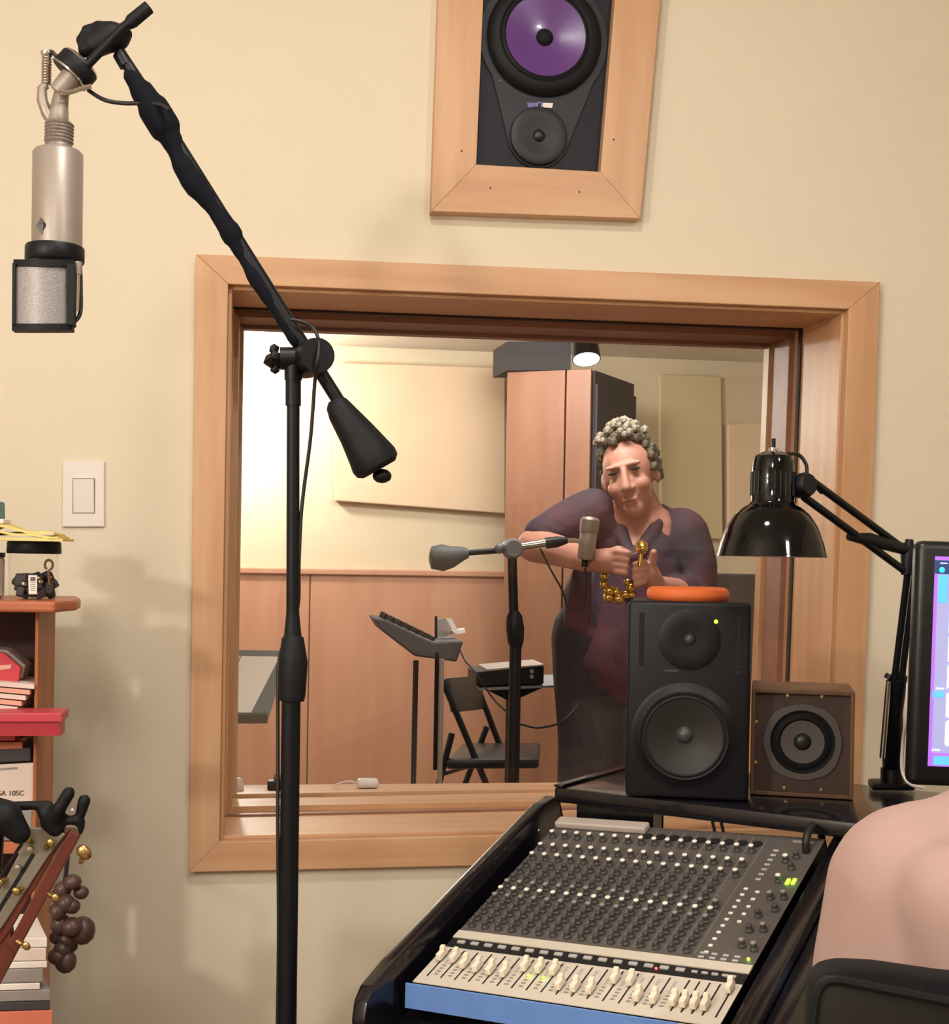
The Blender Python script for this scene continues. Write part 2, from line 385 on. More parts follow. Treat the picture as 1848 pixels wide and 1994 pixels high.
# dark box on the cabinet
p0, p1 = PY(986,690,3.7), PY(1112,690,3.6)
t = thing('duct_box', 'dark box on top of the tall wooden cabinet near the ceiling', 'box', (p0.x, p0.y, zt))
n_ = V((-.02,.26,0)); zz = PY(1050,664,3.65).z
zz = min(zz, 2.235)
MB().prism([V((p0.x,p0.y,zt+.001)), V((p1.x,p1.y,zt+.001)), V((p1.x,p1.y,zt+.001))+n_, V((p0.x,p0.y,zt+.001))+n_], (0,0,zz-zt-.002), .004).build('case', mat('duct_grey', (34,30,31), .8), t, smooth=False)
# ceiling spot lamp
sp = PY(1142,700,2.3); top = V((sp.x+.0, sp.y, 2.24))
t = thing('ceiling_spotlight', 'lit round ceiling spotlight with black housing above the man', 'spotlight', top)
ax = V((0,-.42,-1)).normalized()
MB().lathe([(0,.0),(.012,.0),(.012,.05),(0,.05)], top-V((0,0,.05)), (0,0,1), 16).build('stem', M['black'], t)
MB().lathe([(0,-.10),(.03,-.10),(.045,-.07),(.050,.0),(.046,.0),(.04,-.05),(0,-.055)], sp, ax, 28).build('housing', M['black'], t)
MB().lathe([(0,-.008),(.046,-.006),(.046,0),(.03,.008),(0,.012)], sp, ax, 28).build('lens', M['lens'], t)
lamp('spot_beam', 'SPOT', sp+ax*.03, 60, (1,.97,.95), .04, sp+V((-.1,-1.0,-2.2)), math.radians(80), .6)
# music stand with sheets at the left
def stand_pole(t, base, top, r0, r1, mm, tri=.22):
    mid = lerp(top, base, .55)
    MB().tube([top, mid], r1, 12).build('upper_tube', mm, t)
    MB().tube([mid, base+V((0,0,.12))], r0, 12).build('lower_tube', mm, t)
    MB().lathe([(r0*1.5,-.025),(r0*1.7,0),(r0*1.5,.025),(0,.025)], mid, (0,0,1), 12).build('collar', M['black'], t)
    for k in range(3):
        a_ = k*2*math.pi/3+.4
        MB().tube([base+V((0,0,.14)), base+V((math.cos(a_)*tri*.5, math.sin(a_)*tri*.5, .06)), base+V((math.cos(a_)*tri, math.sin(a_)*tri, .008))], .007, 8).build('leg', mm, t)
ym = 1.0
q = [PY(440,1265,ym+.1), PY(556,1267,ym+.1), PY(518,1404,ym), PY(400,1404,ym)]
q = [PY(330,1263,ym+.1), PY(562,1267,ym+.1), PY(521,1404,ym), PY(290,1404,ym)]
base = lerp(q[3], q[2], .5); base.z = 0; base.y = ym+.12
t = thing('music_stand', 'grey music stand holding two white sheets behind the left window jamb', 'music stand', base)
n_ = (q[1]-q[0]).cross(q[3]-q[0]).normalized()
if n_.y > 0: n_ = -n_
MB().prism(q, -n_*.006, .001).build('desk', M['stand_grey'], t, smooth=False)
MB().prism([q[3], q[2], q[2]+n_*.05, q[3]+n_*.05], V((0,0,-.006))).build('ledge', M['stand_grey'], t, smooth=False)
stand_pole(t, base, lerp(lerp(q[0],q[1],.5), lerp(q[3],q[2],.5), .6)-n_*.014, .012, .009, M['stand_grey'])
for k, (a_, b_) in enumerate(((.28,.61),(.62,.94))):
    o = MB().prism([lerp(lerp(q[0],q[1],a_), lerp(q[3],q[2],a_), .1), lerp(lerp(q[0],q[1],b_), lerp(q[3],q[2],b_), .1),
                lerp(lerp(q[0],q[1],b_-.10), lerp(q[3],q[2],b_-.10), .9), lerp(lerp(q[0],q[1],a_-.10), lerp(q[3],q[2],a_-.10), .9)], n_*.002).build('sheet_music', M['paperw'], smooth=False)
    o.location = n_*.002
    tag(o, ['blank white sheet at the left of the grey music stand', 'blank white sheet at the right of the grey music stand'][k], 'sheet music')
# tilted cue mixer on a stand
yk = 1.55
a_, b_ = PY(722,1200,yk), PY(800,1272,yk); c_, e_ = PY(888,1278,yk), PY(893,1243,yk)
base = V((b_.x, yk, 0))
t = thing('cue_mixer', 'dark tilted mixer with rows of knobs on a stand in the far room', 'mixer', V((b_.x,yk,b_.z)))
pr = [a_, PY(735,1222,yk), b_, PY(880,1283,yk), e_, PY(835,1245,yk), PY(745,1203,yk)]
MB().prism([p+V((0,-.11,0)) for p in pr], (0,.22,0), .006).build('case', M['carddk'], t, smooth=False)
for k in range(7):
    for r_ in range(3):
        p = PY(745+k*15, 1203+k*7.3, yk)+V((0,-.07+.06*r_,.0))
        MB().lathe([(.007,-.003),(.007,.012),(.005,.016),(0,.016)], p, (.35,0,1), 8).build('knob', M['black'], t)
bs = V((PY(808,1290,yk).x, yk, 0))
tt = thing('music_stand', 'thin stand holding the tilted cue mixer, left pole of two', 'stand', bs)
stand_pole(tt, bs, PY(810,1278,yk)+V((0,0,-.012)), .012, .008, M['carddk'])
bs = V((PY(850,1290,yk-.1).x, yk-.22, 0))
tt = thing('microphone_stand', 'straight pale metal stand beside the cue mixer, in front of the folding chair', 'stand', bs)
stand_pole(tt, bs, V((bs.x,bs.y,PY(850,1283,yk-.22).z)), .0085, .007, M['nickel'], .16)
MB().tube([V((bs.x-.012,bs.y+.01,PY(845,1270,yk-.22).z)), V((bs.x-.012,bs.y+.01,PY(845,1500,yk-.22).z))], .006, 10).build('black_tube', M['black'], tt)
# white cards / small desk lamp above the cue mixer
yw = yk+.02
t = thing('folded_card', 'small white and grey folded card clipped above the cue mixer', 'card', PY(870,1236,yw))
MB().prism(quad([(868,1203),(880,1205),(893,1230),(884,1232)], yw-.03), (0,.004,.0)).build('white_card', M['paperw'], t, smooth=False)
MB().prism(quad([(852,1206),(868,1204),(884,1232),(866,1240),(850,1240)], yw), (0,.006,0)).build('grey_card', M['card'], t, smooth=False)
MB().prism(quad([(880,1228),(905,1224),(906,1232),(884,1236)], yw-.02), (0,.03,0)).build('white_card', M['paperw'], t, smooth=False)
MB().tube([PY(849,1200,yw-.01), PY(849,1243,yw-.01)], .004, 8).build('clip_post', M['black'], t)
# black box on a stand tray
yb = 1.50
bs = V((PY(992,1350,yb).x, yb, 0))
t = thing('music_stand', 'music stand with flat tray carrying a black box in front of the folding chair', 'music stand', bs)
tz = PY(990,1338,yb).z
MB().prism([V((PY(925,1338,yb).x,yb-.10,tz)), V((PY(1100,1322,yb).x,yb-.10,tz+.012)), V((PY(1112,1322,yb).x,yb+.13,tz+.02)), V((PY(930,1330,yb).x,yb+.13,tz+.008))], (0,0,.006)).build('tray', M['stand_grey'], t, smooth=False)
MB().prism([V((PY(940,1343,yb).x,yb-.02,tz-.002)), V((PY(1060,1336,yb).x,yb-.02,tz+.004)), V((PY(1000,1352,yb).x,yb-.02,tz-.035)), V((PY(985,1352,yb).x,yb-.02,tz-.035))], (0,.04,0)).build('bracket', M['black'], t, smooth=False)
stand_pole(t, bs, V((bs.x,yb,tz-.01)), .014, .010, M['walnut_b'])
q0 = PY(918,1337,yb); q1 = PY(1047,1330,yb)
t = thing('equipment_box', 'black box with small knobs lying on the flat stand tray', 'box', V(((q0.x+q1.x)/2,yb,tz)))
zt2 = PY(980,1300,yb-.09).z
MB().prism([V((q0.x,yb-.09,tz+.012)), V((q1.x,yb-.09,tz+.018)), V((q1.x,yb-.09,zt2+.004)), V((q0.x,yb-.09,zt2-.012))], (0,.17,0), .003).build('case', M['black'], t, smooth=False)
MB().prism([V((q0.x+.03,yb-.092,zt2-.010)), V((q1.x,yb-.092,zt2+.006)), V((q1.x,yb-.092,zt2+.010)), V((q0.x+.03,yb-.092,zt2-.005))], (0,.17,0)).build('pale_edge', M['nickel'], t, smooth=False)
for k in range(2):
    MB().lathe([(.006,0),(.006,.006),(0,.006)], PY(1035,1307+k*10,yb-.09), (0,-1,0), 10).build('knob', M['nickel'], t)
# folding chair
ch = thing('folding_chair', 'black metal folding chair standing before the wooden wall of the far room', 'chair', V((PY(935,1560,2.3).x,2.3,0)))
yc = 2.3
def cp(x, y, dy=0): return PY(x, y, yc+dy)
def ctube(name, pts, r=.011): MB().tube(pts, r, 8).build(name, M['black'], ch)
bl0, bl1 = cp(862,1330,-.12), cp(985,1650,-.12)
def to_floor(p, q):
    t_ = p.z/(p.z-q.z); return p+(q-p)*t_
A1 = cp(862,1325,-.15); A2 = cp(918,1460,-.15); ctube('leg', [A1, to_floor(A1, A2)+V((0,0,.01))])
B1 = cp(925,1325,.2); B2 = cp(972,1450,.2); ctube('leg', [B1, to_floor(B1, B2)+V((0,0,.01))])
A3 = cp(880,1428,-.15); A4 = cp(862,1500,-.15); ctube('leg', [A3, to_floor(A3, A4)+V((0,0,.01))])
B3 = cp(948,1415,.2); B4 = cp(920,1490,.2); ctube('leg', [B3, to_floor(B3, B4)+V((0,0,.01))])
bk = [cp(862,1322,-.15), cp(925,1318,.2), cp(935,1382,.2), cp(878,1388,-.15)]
MB().prism(bk, V((.02,-.0,.004)), .004).build('backrest', M['vinyl'], ch)
st = [cp(868,1478,-.18), cp(900,1462,.2), cp(1052,1468,.2), cp(1050,1478,-.18)]
zz_ = st[0].z; st = [V((p.x,p.y,zz_)) for p in st]
st[0].y = st[3].y = yc-.18; st[1].y = st[2].y = yc+.2
MB().prism(st, V((0,0,-.035)), .012).build('seat', M['vinyl'], ch)
for yy, dy in ((1500,-.15),(1545,-.15)): ctube('crossbar', [cp(868,yy+6,dy), cp(908,yy-6,.2)], .007)
# microphone stand of the live room
ys = 1.0
bs = V((PY(1003,1300,ys).x, ys, 0))
t = thing('microphone_stand', 'black boom microphone stand in front of the man, with grey counterweight', 'microphone stand', bs)
def sp_(x, y): return PY(x, y, ys)
MB().tube([sp_(997,1075), sp_(1000,1190)], .012, 12).build('upper_tube', M['black'], t)
MB().tube([sp_(1000,1190), sp_(1001,1200), sp_(1003,1225), sp_(1004,1250), sp_(1005,1262)], [.013,.020,.023,.020,.014], 14).build('clutch', M['black'], t)
MB().tube([sp_(1004,1255), V((bs.x,ys,.15))], .015, 14).build('lower_tube', M['black'], t)
MB().tube([V((bs.x,ys,.2)), V((bs.x+.005,ys,.12)), V((bs.x+.01,ys,.10))], [.016,.026,.03], 14).build('hub', M['black'], t)
for k in range(3):
    a_ = k*2*math.pi/3+.2; MB().tube([V((bs.x,ys,.14)), V((bs.x+math.cos(a_)*.3, ys+math.sin(a_)*.3, .012))], .010, 8).build('leg', M['black'], t)
MB().tube([sp_(905,1077), sp_(985,1071)], .0075, 10).build('boom', M['black'], t)
MB().tube([sp_(1010,1065), sp_(1062,1057)], .010, 10).build('boom', M['chrome'], t)
MB().tube([sp_(1062,1058), sp_(1085,1055), sp_(1105,1052)], [.014,.014,.008], 12).build('boom_grip', M['black'], t)
MB().tube([sp_(836,1086), sp_(840,1086), sp_(862,1086), sp_(880,1084), sp_(900,1078), sp_(912,1077)], [.012,.028,.034,.027,.018,.012], 18).build('counterweight', mat('counterweight_grey', (94,94,96), .6), t)
MB().lathe([(0,-.03),(.022,-.03),(.026,-.01),(.026,.012),(.02,.03),(0,.03)], sp_(997,1068), (0,-1,0), 18).build('clamp', M['stand_grey'], t)
MB().ball(sp_(972,1068), .014, 2).build('clamp_knob', M['stand_grey'], t)
mt = thing('condenser_microphone', 'small grey upright condenser microphone on the boom in front of the man', 'microphone', sp_(1145,1095))
def lm(x, y): return PY(x, y, ys-.02)
axm = (lm(1150,1007)-lm(1140,1090)); L_ = axm.length
MB().lathe([(0,0),(.018,0),(.0215,.006),(.0215,L_*.62),(0,L_*.62)], lm(1140,1090), axm, 24).build('body', M['nickel'], mt)
MB().lathe([(.0225,L_*.62),(.024,L_*.7),(.024,L_*.93),(.018,L_*1.0),(0,L_*1.01)], lm(1140,1090), axm, 24).build('grille', M['nickel_dark'], mt)
MB().tube([lm(1139,1089), lm(1138,1104)], .008, 10).build('connector', M['black'], mt)
MB().tube([lm(1105,1052), lm(1122,1052), lm(1133,1056)], .006, 8).build('swivel', M['chrome'], mt)
o = MB().tube(arc([sp_(1052,1068), sp_(1070,1105), sp_(1095,1150), sp_(1105,1180), sp_(1120,1187), sp_(1136,1180), lm(1142,1140), lm(1139,1106)], 40), .0025, 8).build('microphone_cable', M['cable'])
tag(o, 'thin dark cable hanging from the far microphone boom beside the man', 'cable')
o = MB().tube(arc([PY(1012,1410,ys-.02), PY(1050,1417,ys+.05), PY(1095,1405,ys+.1), PY(1130,1370,ys+.16)], 24), .003, 8).build('cable', M['cable'])
tag(o, 'black cable curving from the far stand towards the man\'s trousers', 'cable')
o = MB().tube(arc([PY(890,1250,1.5), PY(905,1285,1.45), PY(925,1308,1.4), PY(960,1360,1.4), PY(985,1385,1.36), PY(998,1400,1.3)], 24), .0025, 8).build('cable', M['cable'])
tag(o, 'thin cable hanging between the cue mixer and the black box', 'cable')
# things on the sill
zs = PY(700,1563,.345).z
sy = .385
def sillp(x): return V((PY(x,1560,sy).x, sy, 0))
zsl = IN[2].z*.5+IN[3].z*.5-.001
led = MB().box((.545, WT+.06, zsl-.002), (1.2,.085,.02), bev=.003).build('sill', M['oak_h'], win, smooth=False)
zsl += .0085
p = sillp(717); p.y = .41
t = thing('charger', 'white rounded charger block lying on the far window sill', 'charger', V((p.x,p.y,zsl)))
MB().box((p.x,p.y,zsl+.010), (.044,.03,.018), bev=.007).build('body', M['white'], t)
MB().tube(arc([V((p.x-.02,p.y,zsl+.010)), V((p.x-.04,p.y+.01,zsl+.012)), V((p.x-.07,p.y+.012,zsl+.003))], 12), .002, 6).build('lead', M['white'], t)
p = sillp(536); p.y = .405
t = thing('headphone_adapter', 'small black gadget with pale knob on the sill behind the stand pole', 'gadget', V((p.x,p.y,zsl)))
MB().box((p.x,p.y,zsl+.009), (.032,.03,.018), bev=.003).build('body', M['black'], t)
MB().ball((p.x+.004,p.y,zsl+.024), .009, 2).build('knob', M['nickel'], t)
p = sillp(464); p.y = .405
o = MB().lathe([(0,0),(.010,0),(.010,.012),(.006,.022),(0,.024)], (p.x,p.y,zsl), (0,0,1), 14).build('foam_earplug', M['white'])
tag(o, 'tiny white cap standing at the left end of the window sill', 'cap')
#==MAN==
# ------------------------------------------------------------------ man in the live room
DM = 3.62
def mp(x, y, dz=0.0): return PD(x, y, DM+dz)
man = thing('person', 'man with grey curly hair in a plum plaid shirt, arms raised, holding brass bells', 'person', V((mp(1215,1500).x, mp(1215,1500).y, 0)))
hd_c = mp(1226,925)
upv = (mp(1207,845)-mp(1243,1005)).normalized(); fw = V((-CF.x,-CF.y,-.28)).normalized(); fw = (fw - CR*.22).normalized()
sd = upv.cross(fw).normalized(); fw = sd.cross(upv).normalized()
HM = Matrix((( sd.x, fw.x, upv.x), (sd.y, fw.y, upv.y), (sd.z, fw.z, upv.z)))   # local x side, y forward, z up
def hp(x, y, z): return hd_c + HM @ V((x, y, z))
b = MB()
b.ball(hp(0,-.012,.02), .085, 3, (.82,1.05,1.02), HM)              # skull
b.ball(hp(0,.018,-.032), .066, 3, (.84,.98,1.08), HM)              # face
b.cap(hp(0,.052,-.088), .028, hp(0,.03,-.07), .050)                  # chin
b.cap(hp(0,.082,.012), .009, hp(0,.100,-.034), .0125)              # nose
b.ball(hp(.012,.090,-.037), .009, 2); b.ball(hp(-.012,.090,-.037), .009, 2)
b.cap(hp(-.042,.076,.026), .007, hp(.042,.076,.026), .007)           # brow
b.cap(hp(-.016,.083,-.065), .006, hp(.016,.083,-.065), .006)         # lips
b.cap(hp(-.014,.081,-.073), .006, hp(.014,.081,-.073), .006)
for s_ in (-1, 1):
    b.ball(hp(.071*s_,-.005,-.01), .028, 2, (.35,.7,1.1), HM)      # ears
    b.ball(hp(.034*s_,.054,-.03), .024, 2)                           # cheeks
nk = mp(1262,1012,.06)
b.cap(hp(0,-.02,-.06), .052, nk, .052)
b.cap(nk, .052, mp(1248,1050,.02), .058); b.cap(mp(1248,1050,.02), .055, mp(1232,1085,-.02), .042)
# forearms and hands
elR, wrR = mp(1040,1062,-.02), mp(1150,1092,-.22)
b.cap(elR, .046, mp(1085,1072,-.10), .042); b.cap(mp(1085,1072,-.10), .042, wrR, .030)
palR = mp(1185,1092,-.26); b.cap(wrR, .028, palR, .033)
b.ball(palR, .038, 2, (1,.7,.8))
for k in range(4):                                                   # right fist closing on the bell handle
    y0 = 1074+k*13; a0 = mp(1200,y0,-.29); a1 = mp(1224-k*2,y0+3,-.30); a2 = mp(1219-k*2,y0+7,-.27)
    b.cap(palR, .010, a0, .0088); b.cap(a0, .0085, a1, .0078); b.cap(a1, .0078, a2, .007)
b.cap(mp(1180,1080,-.27), .013, mp(1205,1070,-.28), .011); b.cap(mp(1205,1070,-.28), .011, mp(1225,1078,-.27), .009)
elL, wrL = mp(1352,1165,.02), mp(1278,1142,-.20)
b.cap(elL, .045, mp(1315,1155,-.1), .040); b.cap(mp(1315,1155,-.1), .040, wrL, .029)
palL = mp(1262,1118,-.235); b.cap(wrL, .027, palL, .030); b.ball(palL, .034, 2, (.8,.7,1.1))
for k, (ln) in enumerate((.9,1.0,.95,.8)):                           # left hand fingers
    y0 = 1094+k*13; a0 = mp(1254,y0,-.275); a1 = mp(1254-20*ln,y0+5,-.28); a2 = mp(1254-15*ln,y0+10,-.25)
    b.cap(palL, .010, a0, .0088); b.cap(a0, .0086, a1, .0078); b.cap(a1, .0078, a2, .007)
b.cap(palL, .014, mp(1270,1096,-.25), .012); b.cap(mp(1270,1096,-.25), .012, mp(1273,1076,-.26), .010)
# trunk and legs under the clothes
for pts in ([mp(1255,1045,.07), mp(1245,1150,.06), mp(1215,1270,.05)],):
    b.cap(pts[0], .10, pts[1], .12); b.cap(pts[1], .12, pts[2], .13)
shR, shL = mp(1150,1000,.02), mp(1325,1045,.06)
b.cap(mp(1240,1035,.07), .07, shR, .055); b.cap(mp(1260,1040,.07), .07, shL, .055)
b.cap(shR, .055, elR, .045); b.cap(shL, .055, elL, .045)
hipz = mp(1210,1285,.05)
feet = []
for s_ in (-1, 1):
    h_ = hipz+CR*(.08*s_); kn = V((h_.x+.02*s_, h_.y-.03, .50)); an = V((h_.x+.03*s_, h_.y+.02, .09))
    b.cap(h_, .085, kn, .055); b.cap(kn, .055, an, .04); feet.append(an)
    b.cap(an+V((0,0,-.03)), .04, an+V((0,-.12,-.055)), .03)
body = fuse('body', b, M['skin'], man, .0042, 4)
b = MB()                                                            # shirt
b.cap(mp(1250,1098,.07), .125, mp(1246,1140,.06), .138); b.cap(mp(1248,1130,.06), .140, mp(1225,1230,.05), .150)
b.cap(mp(1225,1230,.05), .150, mp(1205,1275,.05), .150)
b.cap(mp(1200,1042,.06), .062, shR, .066); b.cap(mp(1300,1055,.07), .066, shL, .070); b.cap(mp(1200,1060,.06), .08, mp(1300,1075,.06), .08)
b.cap(shR, .070, mp(1095,1025,.0), .062); b.cap(mp(1095,1025,.0), .062, mp(1062,1042,-.01), .056)
b.cap(shL, .078, mp(1352,1100,.04), .066); b.cap(mp(1352,1100,.04), .066, elL, .060); b.cap(elL, .06, mp(1325,1158,-.07), .052)
b.cap(mp(1284,996,.10), .022, mp(1280,1022,.0), .022); b.cap(mp(1280,1022,.0), .022, mp(1238,1086,-.075), .014)   # collar
b.cap(mp(1284,1010,.06), .04, mp(1320,1040,.06), .05); b.cap(mp(1212,1010,.06), .020, mp(1208,1030,-.0), .018); b.cap(mp(1208,1030,-.0), .018, mp(1228,1086,-.075), .013)
b.cap(mp(1292,1040,.05), .05, mp(1268,1085,.0), .062); b.cap(mp(1232,1088,-.072), .012, mp(1224,1160,-.085), .012)
b.prism([mp(1118,1105,-.09), mp(1155,1100,-.10), mp(1150,1262,-.06), mp(1128,1255,-.04), mp(1098,1215,-.02), mp(1100,1150,-.03)], CF*.05)
crumple(fuse('shirt', b, M['shirt'], man, .006, 6), .0055, 15, 8)
b = MB()                                                            # trousers
for s_ in (-1, 1):
    h_ = hipz+CR*(.075*s_); kn = V((h_.x+.02*s_, h_.y-.03, .50)); an = V((h_.x+.03*s_, h_.y+.02, .06))
    b.cap(h_+V((0,0,.06)), .12, h_+V((0,0,-.1)), .105); b.cap(h_+V((0,0,-.1)), .105, kn, .078); b.cap(kn, .078, an, .060)
crumple(fuse('trousers', b, M['pants'], man, .008, 4), .006, 12, 5)
for an in feet:
    MB().cap(an+V((0,.02,-.045)), .045, an+V((0,-.14,-.052)), .038).build('shoe', M['black'], man)
b = MB()                                                            # hair
rnd = random.Random(3)
for k in range(170):
    th = rnd.uniform(0, 2*math.pi); ph = rnd.uniform(0, 1.45)
    d_ = V((math.sin(ph)*math.cos(th)*.070, math.sin(ph)*math.sin(th)*.098-.012, math.cos(ph)*.095+.018))
    if d_.y > .012 and d_.z < .088: continue
    b.ball(hp(*(d_*1.05)), rnd.uniform(.011,.019), 1)
for s_ in (-1, 1):
    for k in range(12 if s_ < 0 else 34): b.ball(hp(.072*s_, rnd.uniform(-.07,-.015 if s_ < 0 else .028), rnd.uniform(-.03,.065)), rnd.uniform(.010,.015), 1)
b.bm.verts.ensure_lookup_table(); b.build('hair', M['hair'], man)
b = MB()
for k in range(80):
    th = rnd.uniform(0, 2*math.pi); ph = rnd.uniform(0, .9)
    d_ = V((math.sin(ph)*math.cos(th)*.082, math.sin(ph)*math.sin(th)*.098-.012, math.cos(ph)*.112+.026))
    b.ball(hp(*(d_*1.08)), rnd.uniform(.006,.014), 1)
tag(b.build('hair_top', M['hairl'], man), 'lighter grey curls on top', None)
for s_ in (-1, 1):
    MB().ball(hp(.031*s_,.077,.010), .010, 2, (1.3,.5,.38), HM).build('eye', M['blackmat'], man)
MB().cap(hp(-.015,.0875,-.069), .0018, hp(.015,.0875,-.069), .0018).build('mouth', mat('lip_line', (120,66,60), .6), man)
# small brass hand bell held between the hands
t = thing('brass_bell', 'small shiny brass bell held upright between the man\'s hands', 'bell', mp(1250,1098,-.285))
MB().lathe([(0,.0),(.006,0),(.006,.03),(.013,.034),(.016,.046),(.014,.058),(.006,.064),(0,.065)], mp(1246,1102,-.285), mp(1250,1060,-.285)-mp(1246,1102,-.285), 18).build('cup', M['brass'], t)
MB().ball(mp(1252,1068,-.295), .012, 2).build('striker', M['brass'], t)
MB().tube([mp(1222,1082,-.29), mp(1246,1074,-.29)], .002, 6).build('rod', M['chrome'], t)
t = thing('sleigh_bells', 'cluster of shiny round brass jingle bells hanging in front of the man\'s shirt', 'bells', mp(1202,1150,-.17))
MB().tube(arc([mp(1176,1118,-.20), mp(1182,1150,-.21), mp(1200,1164,-.22), mp(1222,1158,-.21), mp(1232,1128,-.21)], 24), .006, 8).build('strap', M['cable'], t)
for (x, y, r_) in ((1178,1122,.011),(1176,1138,.011),(1186,1150,.014),(1185,1163,.014),(1200,1152,.012),(1204,1166,.014),(1218,1158,.012),(1228,1144,.012),(1222,1134,.010),(1230,1158,.010)):
    MB().ball(mp(x,y,-.235), r_, 2).build('bell', M['brass'], t)
#==CONTROL==
# ------------------------------------------------------------------ light switch
q = quad([(123,899),(204,899),(204,1026),(122,1026)], 0)
t = thing('light_switch', 'white rocker light switch plate on the cream wall left of the window', 'light switch', PY(163,962,0))
MB().prism([p+V((0,-.006,0)) for p in q], (0,.006,0), .0015).build('plate', M['white'], t, smooth=False)
q2 = quad([(143,933),(183,933),(183,998),(143,998)], -.006)
q3 = [p+V((0,-.004 if i < 2 else -.001,0)) for i, p in enumerate(q2)]
MB().hexa(q3, [p+V((0,.003,0)) for p in q2]).build('rocker', M['white'], t, smooth=False)
MB().prism(quad([(141,931),(185,931),(185,1000),(141,1000)], -.0064), (0,.001,0)).build('rocker_gap', M['print'], t, smooth=False)
# ------------------------------------------------------------------ framed wall monitor
def wp(x, y, Y=0): return PY(x, y, Y)
ft = [V((.347,0,2.42)), V((.748,0,2.42))]
O_ = [ft[0], ft[1], wp(1239,433), wp(836,419)]
I_ = [V((.424,0,2.34)), V((.660,0,2.34)), wp(1162,343), wp(923,329)]
t = thing('wall_speaker', 'oak framed wall speaker with purple woofer above the window', 'speaker', V((.53,0,1.78)))
for i in range(4):
    j = (i+1) % 4; qq = [O_[i], O_[j], I_[j], I_[i]]
    MB().hexa([p+V((0,-.028,0)) for p in qq], [p+V((0,-.0005,0)) for p in qq], .001).build('frame_board', M['oak_h' if i % 2 == 0 else 'oak_v'], t, smooth=False)
MB().prism([p+V((0,-.006,0)) for p in I_], (0,.005,0)).build('baffle', M['baffle'], t, smooth=False)
wc, tc_ = wp(1058,78,-.006), wp(1047,268,-.006)
# raised pear-shaped fascia
pts = []
R1, R2 = .112, .052
for k in range(29):
    a_ = math.radians(-38+k*256/28); pts.append(wc+V((math.cos(a_)*R1, 0, math.sin(a_)*R1)))
for k in range(15):
    a_ = math.radians(195+k*150/14); pts.append(tc_+V((math.cos(a_)*R2*1.02, 0, math.sin(a_)*R2*1.02)))
pts = [V((min(max(p.x, .4145), .655), p.y, min(p.z,2.33))) for p in pts]
b = MB(); va = [b.bm.verts.new(p) for p in pts]; vb = [b.bm.verts.new(p+V((0,-.005,0))) for p in pts]; n = len(pts)
b.bm.faces.new(vb)
for i in range(n): b.bm.faces.new((va[i], va[(i+1) % n], vb[(i+1) % n], vb[i]))
b.build('fascia', M['baffle2'], t)
yo = V((0,-.0108,0))
MB().lathe([(.100,0),(.096,.008),(.088,.013),(.080,.014),(.076,.011),(.072,.013),(.069,.011)], wc+yo, (0,-1,0), 48).build('surround', M['rubber'], t)
MB().lathe([(.0695,.0118),(.060,.0098),(.045,.0066),(.030,.0036),(.018,.0016),(.010,.0012)], wc+yo, (0,-1,0), 48).build('cone', M['purple'], t)
MB().lathe([(.015,.0014),(.013,.006),(.008,.009),(0,.010)], wc+yo, (0,-1,0), 32).build('dust_cap', M['blackmat'], t)
MB().lathe([(.050,0),(.049,.003),(.046,.0045),(.032,.0036),(.018,.001),(.010,.0006)], tc_+yo, (0,-1,0), 40).build('waveguide', M['baffle2'], t)
MB().lathe([(.011,.0006),(.009,.004),(.005,.006),(0,.0066)], tc_+yo, (0,-1,0), 24).build('dome', M['cone'], t)
for x, y in ((1016,231),(1082,233),(1011,300),(973,158),(1142,3)):
    MB().lathe([(.0022,0),(.0022,.002),(0,.002)], wp(x,y,-.0112), (0,-1,0), 8).build('screw', M['spkgrey'], t)
bc = wp(1051,205,-.026)
MB().prism(quad([(1026,200),(1045,200),(1043,209),(1028,209)], -.0125), (0,.0015,0)).build('badge', mat('badge_purple', (110,96,168), .4), t, smooth=False)
MB().prism(quad([(1057,200),(1077,201),(1075,210),(1057,209)], -.0125), (0,.0015,0)).build('badge', M['paperw'], t, smooth=False)
MB().lathe([(.0035,0),(.0035,.0015),(.0055,.0015),(.0055,0)], wp(1050,205,-.0112), (0,-1,0), 16).build('badge_ring', mat('badge_ring', (150,140,200), .4), t)
for x, y in ((955,366),(1128,374),(899,294),(1195,272)):
    MB().lathe([(.0016,0),(.0016,.0006),(0,.0006)], wp(x,y,-.0279), (0,-1,0), 8).build('nail_hole', M['clear_line'], t)
# ------------------------------------------------------------------ boom microphone stand
D0 = 1.64; YB = -.66
def bp(x, y, dy=0): return PY(x, y, YB+dy)
S = lambda px: px*D0/FPX
base = V((bp(556,1990).x-.004, YB, 0))
t = thing('boom_stand', 'tall black boom microphone stand with cone counterweight before the window', 'microphone stand', base)
MB().tube([bp(571,735), bp(571,790)], S(15), 16).build('upper_socket', M['black'], t)
MB().lathe([(S(12),-S(3)),(S(15),-S(2)),(S(15),S(2)),(S(12),S(3))], bp(571,784), (0,0,1), 16).build('ring', M['black'], t)
MB().tube([bp(571,785), bp(570,1240)], S(12.5), 16).build('upper_tube', M['black'], t)
MB().tube([bp(570,1195), bp(570,1238), bp(570,1242), bp(571,1290), bp(569,1350), bp(568,1364), bp(568,1366)], [S(12.6),S(17),S(21),S(28),S(26),S(24),S(18)], 20).build('clutch', M['rubber'], t)
MB().tube([bp(567,1360), bp(559,1994), base+V((0,0,.05))], S(18.5), 18).build('lower_tube', M['black'], t)
MB().lathe([(0,.0),(.115,.0),(.118,.012),(.105,.03),(.05,.045),(.03,.07),(0,.07)], base, (0,0,1), 32).build('base', M['black'], t)
